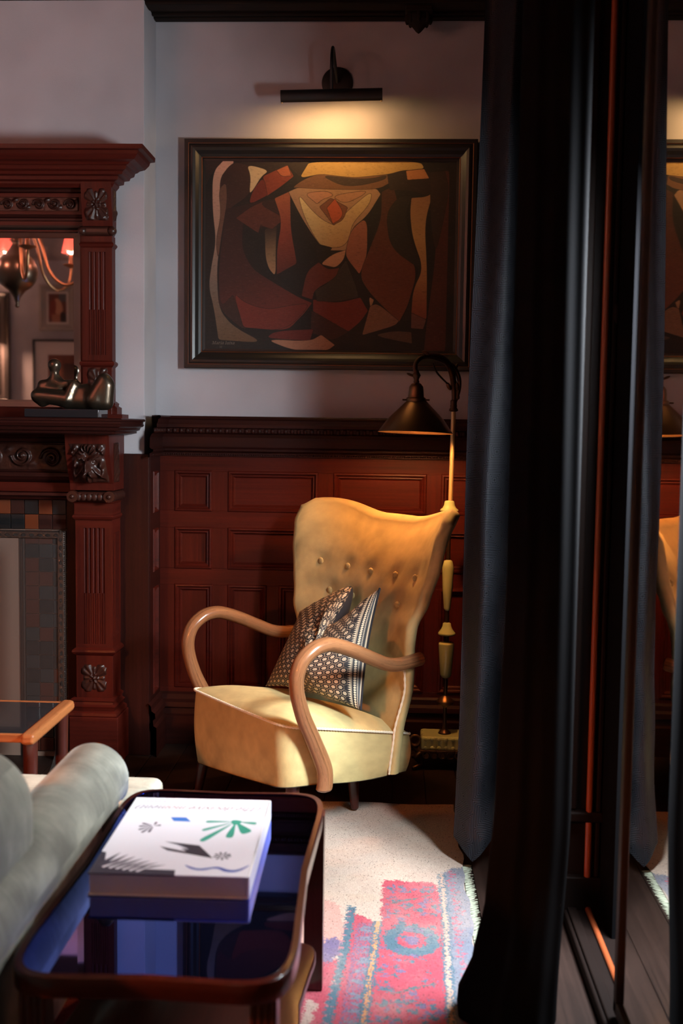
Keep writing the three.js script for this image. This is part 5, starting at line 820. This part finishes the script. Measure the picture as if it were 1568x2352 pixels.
// ---------------------------------------------------------------- what the overmantel mirror shows: chandelier and pictures on the opposite wall
{
  const ch = thing('chandelier', 'brass ball chandelier with six curved arms and small red shades, seen in the mirror', 'chandelier');
  const C = V(-2.23, 2.2, -2.0);
  mesh('ball', lathe([[0, -0.21], [0.009, -0.207], [0.013, -0.196], [0.009, -0.184], [0.012, -0.175], [0.02, -0.15], [0.04, -0.122], ...[...Array(15)].map((_, i) => { const a = -1.13 + i * 0.152; return [0.12 * Math.cos(a), 0.12 * Math.sin(a)]; }), [0.046, 0.125], [0.034, 0.145], [0.026, 0.16], [0.034, 0.175], [0.044, 0.185], [0.02, 0.2], [0.018, 0.23], [0.03, 0.26], [0.02, 0.32], [0.012, 0.37]], 40).translate(C.x, C.y, C.z), M.bronze, ch);
  mesh('rod', new THREE.CylinderGeometry(0.008, 0.008, 0.36, 10).translate(C.x, CEIL - 0.17, C.z), M.bronze, ch);
  mesh('ceiling_rose', lathe([[0, 0], [0.05, 0], [0.045, -0.02], [0.012, -0.035], [0, -0.035]], 24).translate(C.x, CEIL, C.z), M.bronze, ch);
  const glow = std('lit bulb', [1, 0.8, 0.6], { emissive: lin(1, 0.72, 0.42), emissiveIntensity: 6 });
  const shadeM = phys('red pleated shade', [0.8, 0.12, 0.09], { transmission: 0.5, roughness: 0.95, thickness: 0, side: THREE.DoubleSide, emissive: lin(0.9, 0.16, 0.12), emissiveIntensity: 0.55 });
  for (let i = 0; i < 6; i++) {
    const a = i * Math.PI / 3 + 1.0, P = (r, y) => V(C.x + r * Math.cos(a), C.y + y, C.z + r * Math.sin(a)), arm = sub('arm', ch);
    mesh('curved_bar', bar([P(0.03, 0.24), P(0.1, 0.25), P(0.15, 0.16), P(0.2, 0.0), P(0.29, -0.075), P(0.38, -0.04), P(0.41, 0.04), P(0.41, 0.08)], () => 0.009, 50, 10), M.brass, arm);
    const q = P(0.41, 0), put = (n, g, m) => mesh(n, g.translate(q.x, q.y, q.z), m, arm);
    put('drip_pan', lathe([[0, 0.07], [0.01, 0.072], [0.05, 0.088], [0.052, 0.092], [0.012, 0.086], [0, 0.086]], 24), M.brass);
    put('candle_tube', lathe([[0.018, 0.088], [0.016, 0.1], [0.013, 0.105], [0.013, 0.15], [0, 0.15]], 16), M.brass);
    put('bulb', new THREE.SphereGeometry(0.016, 12, 10).scale(1, 1.5, 1).translate(0, 0.178, 0), glow);
    put('shade', lathe([[0.058, 0.165], [0.036, 0.265]], 28), shadeM);
    const pl = new THREE.PointLight(lin(...ROSE), CHANDELIER_CANDELA); pl.name = 'chandelier_bulb'; pl.position.set(q.x, q.y + 0.178, q.z); pl.castShadow = true; scene.add(pl);
  }
  rebase(ch);
  const picture = (label, x0, x1, y0, y1, fw, mat, mount, draw, fm) => {
    const p = thing('framed_picture', label, 'picture'), z = 2.4;
    mesh('frame', frameGeo(x0, x1, y0, y1, [[0, z], [0, z - 0.03], [fw * 0.3, z - 0.035], [fw * 0.6, z - 0.02], [fw, z - 0.015], [fw, z - 0.006]]), fm, p);
    mesh('mount', bx(x0 + fw, x1 - fw, y0 + fw, y1 - fw, z - 0.008, z, 0), mat, p);
    const ix0 = x0 + fw + mount, ix1 = x1 - fw - mount, iy0 = y0 + fw + mount, iy1 = y1 - fw - mount, g = new THREE.PlaneGeometry(ix1 - ix0, iy1 - iy0).rotateY(Math.PI).translate((ix0 + ix1) / 2, (iy0 + iy1) / 2, z - 0.011);
    mesh('image', g, std('print', [0.8, 0.8, 0.8], { map: canvasTex(256, 320, draw), roughness: 0.6 }), p);
    return rebase(p);
  };
  const silver = phys('silvered wood', [0.34, 0.31, 0.28], { metalness: 0.2, roughness: 0.5 }), matW = std('ivory mount', [0.66, 0.6, 0.56], { roughness: 0.9 });
  picture('silver framed small picture reflected at the right of the overmantel mirror', -3.53, -3.17, 2.22, 2.68, 0.07, matW, 0.02, (c, W, H) => {
    c.fillStyle = '#6d3a2c'; c.fillRect(0, 0, W, H); c.fillStyle = '#5a6064'; c.fillRect(0, 0, 110, 90); c.fillStyle = '#d19a7a'; c.beginPath(); c.ellipse(120, 150, 62, 100, 0.3, 0, 7); c.fill(); c.fillStyle = '#8a3a2a'; c.beginPath(); c.ellipse(200, 170, 50, 110, -0.2, 0, 7); c.fill(); c.fillStyle = '#23201c'; c.beginPath(); c.ellipse(50, 270, 45, 70, 0.1, 0, 7); c.fill(); c.fillStyle = '#b57a5c'; c.fillRect(90, 230, 120, 90);
  }, silver);
  picture('black framed print with a wide ivory mount reflected behind the bronze figure', -3.6, -2.98, 1.45, 2.14, 0.022, matW, 0.13, (c, W, H) => { c.fillStyle = '#7a4634'; c.fillRect(0, 0, W, H); c.fillStyle = '#4a2c24'; c.fillRect(40, 70, 90, 200); c.fillStyle = '#a0644a'; c.fillRect(150, 40, 70, 170); }, M.frame);
  picture('large dark framed picture reflected at the left edge of the overmantel mirror', -4.5, -3.83, 1.5, 2.6, 0.06, std('dark mount', [0.1, 0.08, 0.075]), 0.04, (c, W, H) => { c.fillStyle = '#2b2420'; c.fillRect(0, 0, W, H); c.fillStyle = '#4d3d33'; c.fillRect(40, 60, 170, 190); }, M.frame);
}

// unseen standing lamp behind the sofa, placed to light the chair front
{
  const l = thing('unseen_standing_lamp', 'unseen standing lamp with a cream drum shade behind the sofa, lighting the chair front', 'lamp');
  const x = -1.5, z = -1.2;
  mesh('base', lathe([[0, 0], [0.13, 0], [0.13, 0.012], [0.03, 0.03], [0.012, 0.05], [0, 0.05]], 32).translate(x, 0, z), M.brass, l);
  mesh('pole', new THREE.CylinderGeometry(0.01, 0.01, 1.12, 14).translate(x, 0.6, z), M.brass, l);
  mesh('shade', lathe([[0.19, 1.12], [0.14, 1.4]], 40).translate(x, 0, z), phys('cream shade', [0.7, 0.5, 0.35], { transmission: 0.25, roughness: 1, thickness: 0, side: THREE.DoubleSide }), l);
  mesh('bulb', new THREE.SphereGeometry(0.03, 16, 12).translate(x, 1.145, z), std('lit bulb', [1, 0.8, 0.5], { emissive: lin(...AMBER), emissiveIntensity: 4 }), l);
  const pl = new THREE.PointLight(lin(...AMBER), UNSEEN_LAMP_CANDELA); pl.name = 'unseen_standing_lamp_bulb'; pl.position.set(x, 1.145, z); pl.shadow.radius = 1.5; pl.castShadow = true; scene.add(pl);
  rebase(l);
}

{  // unseen sconce, placed to light the wall that the mirror shows
  const l = thing('unseen_wall_sconce', 'unseen small brass wall sconce with a cream shade on the opposite wall', 'lamp');
  const x = -4.15, y = 2.2, z = 2.3;
  mesh('wall_plate', lathe([[0, 0], [0.05, 0], [0.045, 0.015], [0, 0.02]], 24).rotateX(-Math.PI / 2).translate(x, y - 0.08, 2.4), M.brass, l);
  mesh('arm', bar([[x, y - 0.08, 2.385], [x, y - 0.1, 2.34], [x, y - 0.06, z]], () => 0.007, 20, 8), M.brass, l);
  mesh('shade', lathe([[0.07, -0.04], [0.045, 0.08]], 28).translate(x, y, z), phys('cream shade', [0.8, 0.62, 0.45], { transmission: 0.5, roughness: 1, thickness: 0, side: THREE.DoubleSide }), l);
  mesh('bulb', new THREE.SphereGeometry(0.018, 12, 10).translate(x, y, z), std('lit bulb', [1, 0.8, 0.5], { emissive: lin(1, 0.6, 0.3), emissiveIntensity: 4 }), l);
  const pl = new THREE.PointLight(lin(1, 0.5, 0.32), 12); pl.name = 'unseen_sconce_bulb'; pl.position.set(x, y, z); pl.castShadow = true; scene.add(pl);
  rebase(l);
}

{  // unseen sconce behind the camera, placed to light the book front
  const l = scene.getObjectByName('unseen_wall_sconce'), m = l.clone(); m.name = numbered('unseen_wall_sconce'); m.position.x = -0.7; scene.add(m);
  tag(l, 'unseen brass wall sconce with a cream shade, lighting the opposite wall beside the pictures', 'lamp'); tag(m, 'unseen brass wall sconce with a cream shade alone on the opposite wall, lighting the book front', 'lamp');
  const pl = new THREE.PointLight(lin(1, 0.5, 0.32), 8); pl.name = 'unseen_sconce_bulb'; pl.position.set(-0.7, 2.2, 2.3); pl.castShadow = true; scene.add(pl);
}

renderer.render(scene, camera);
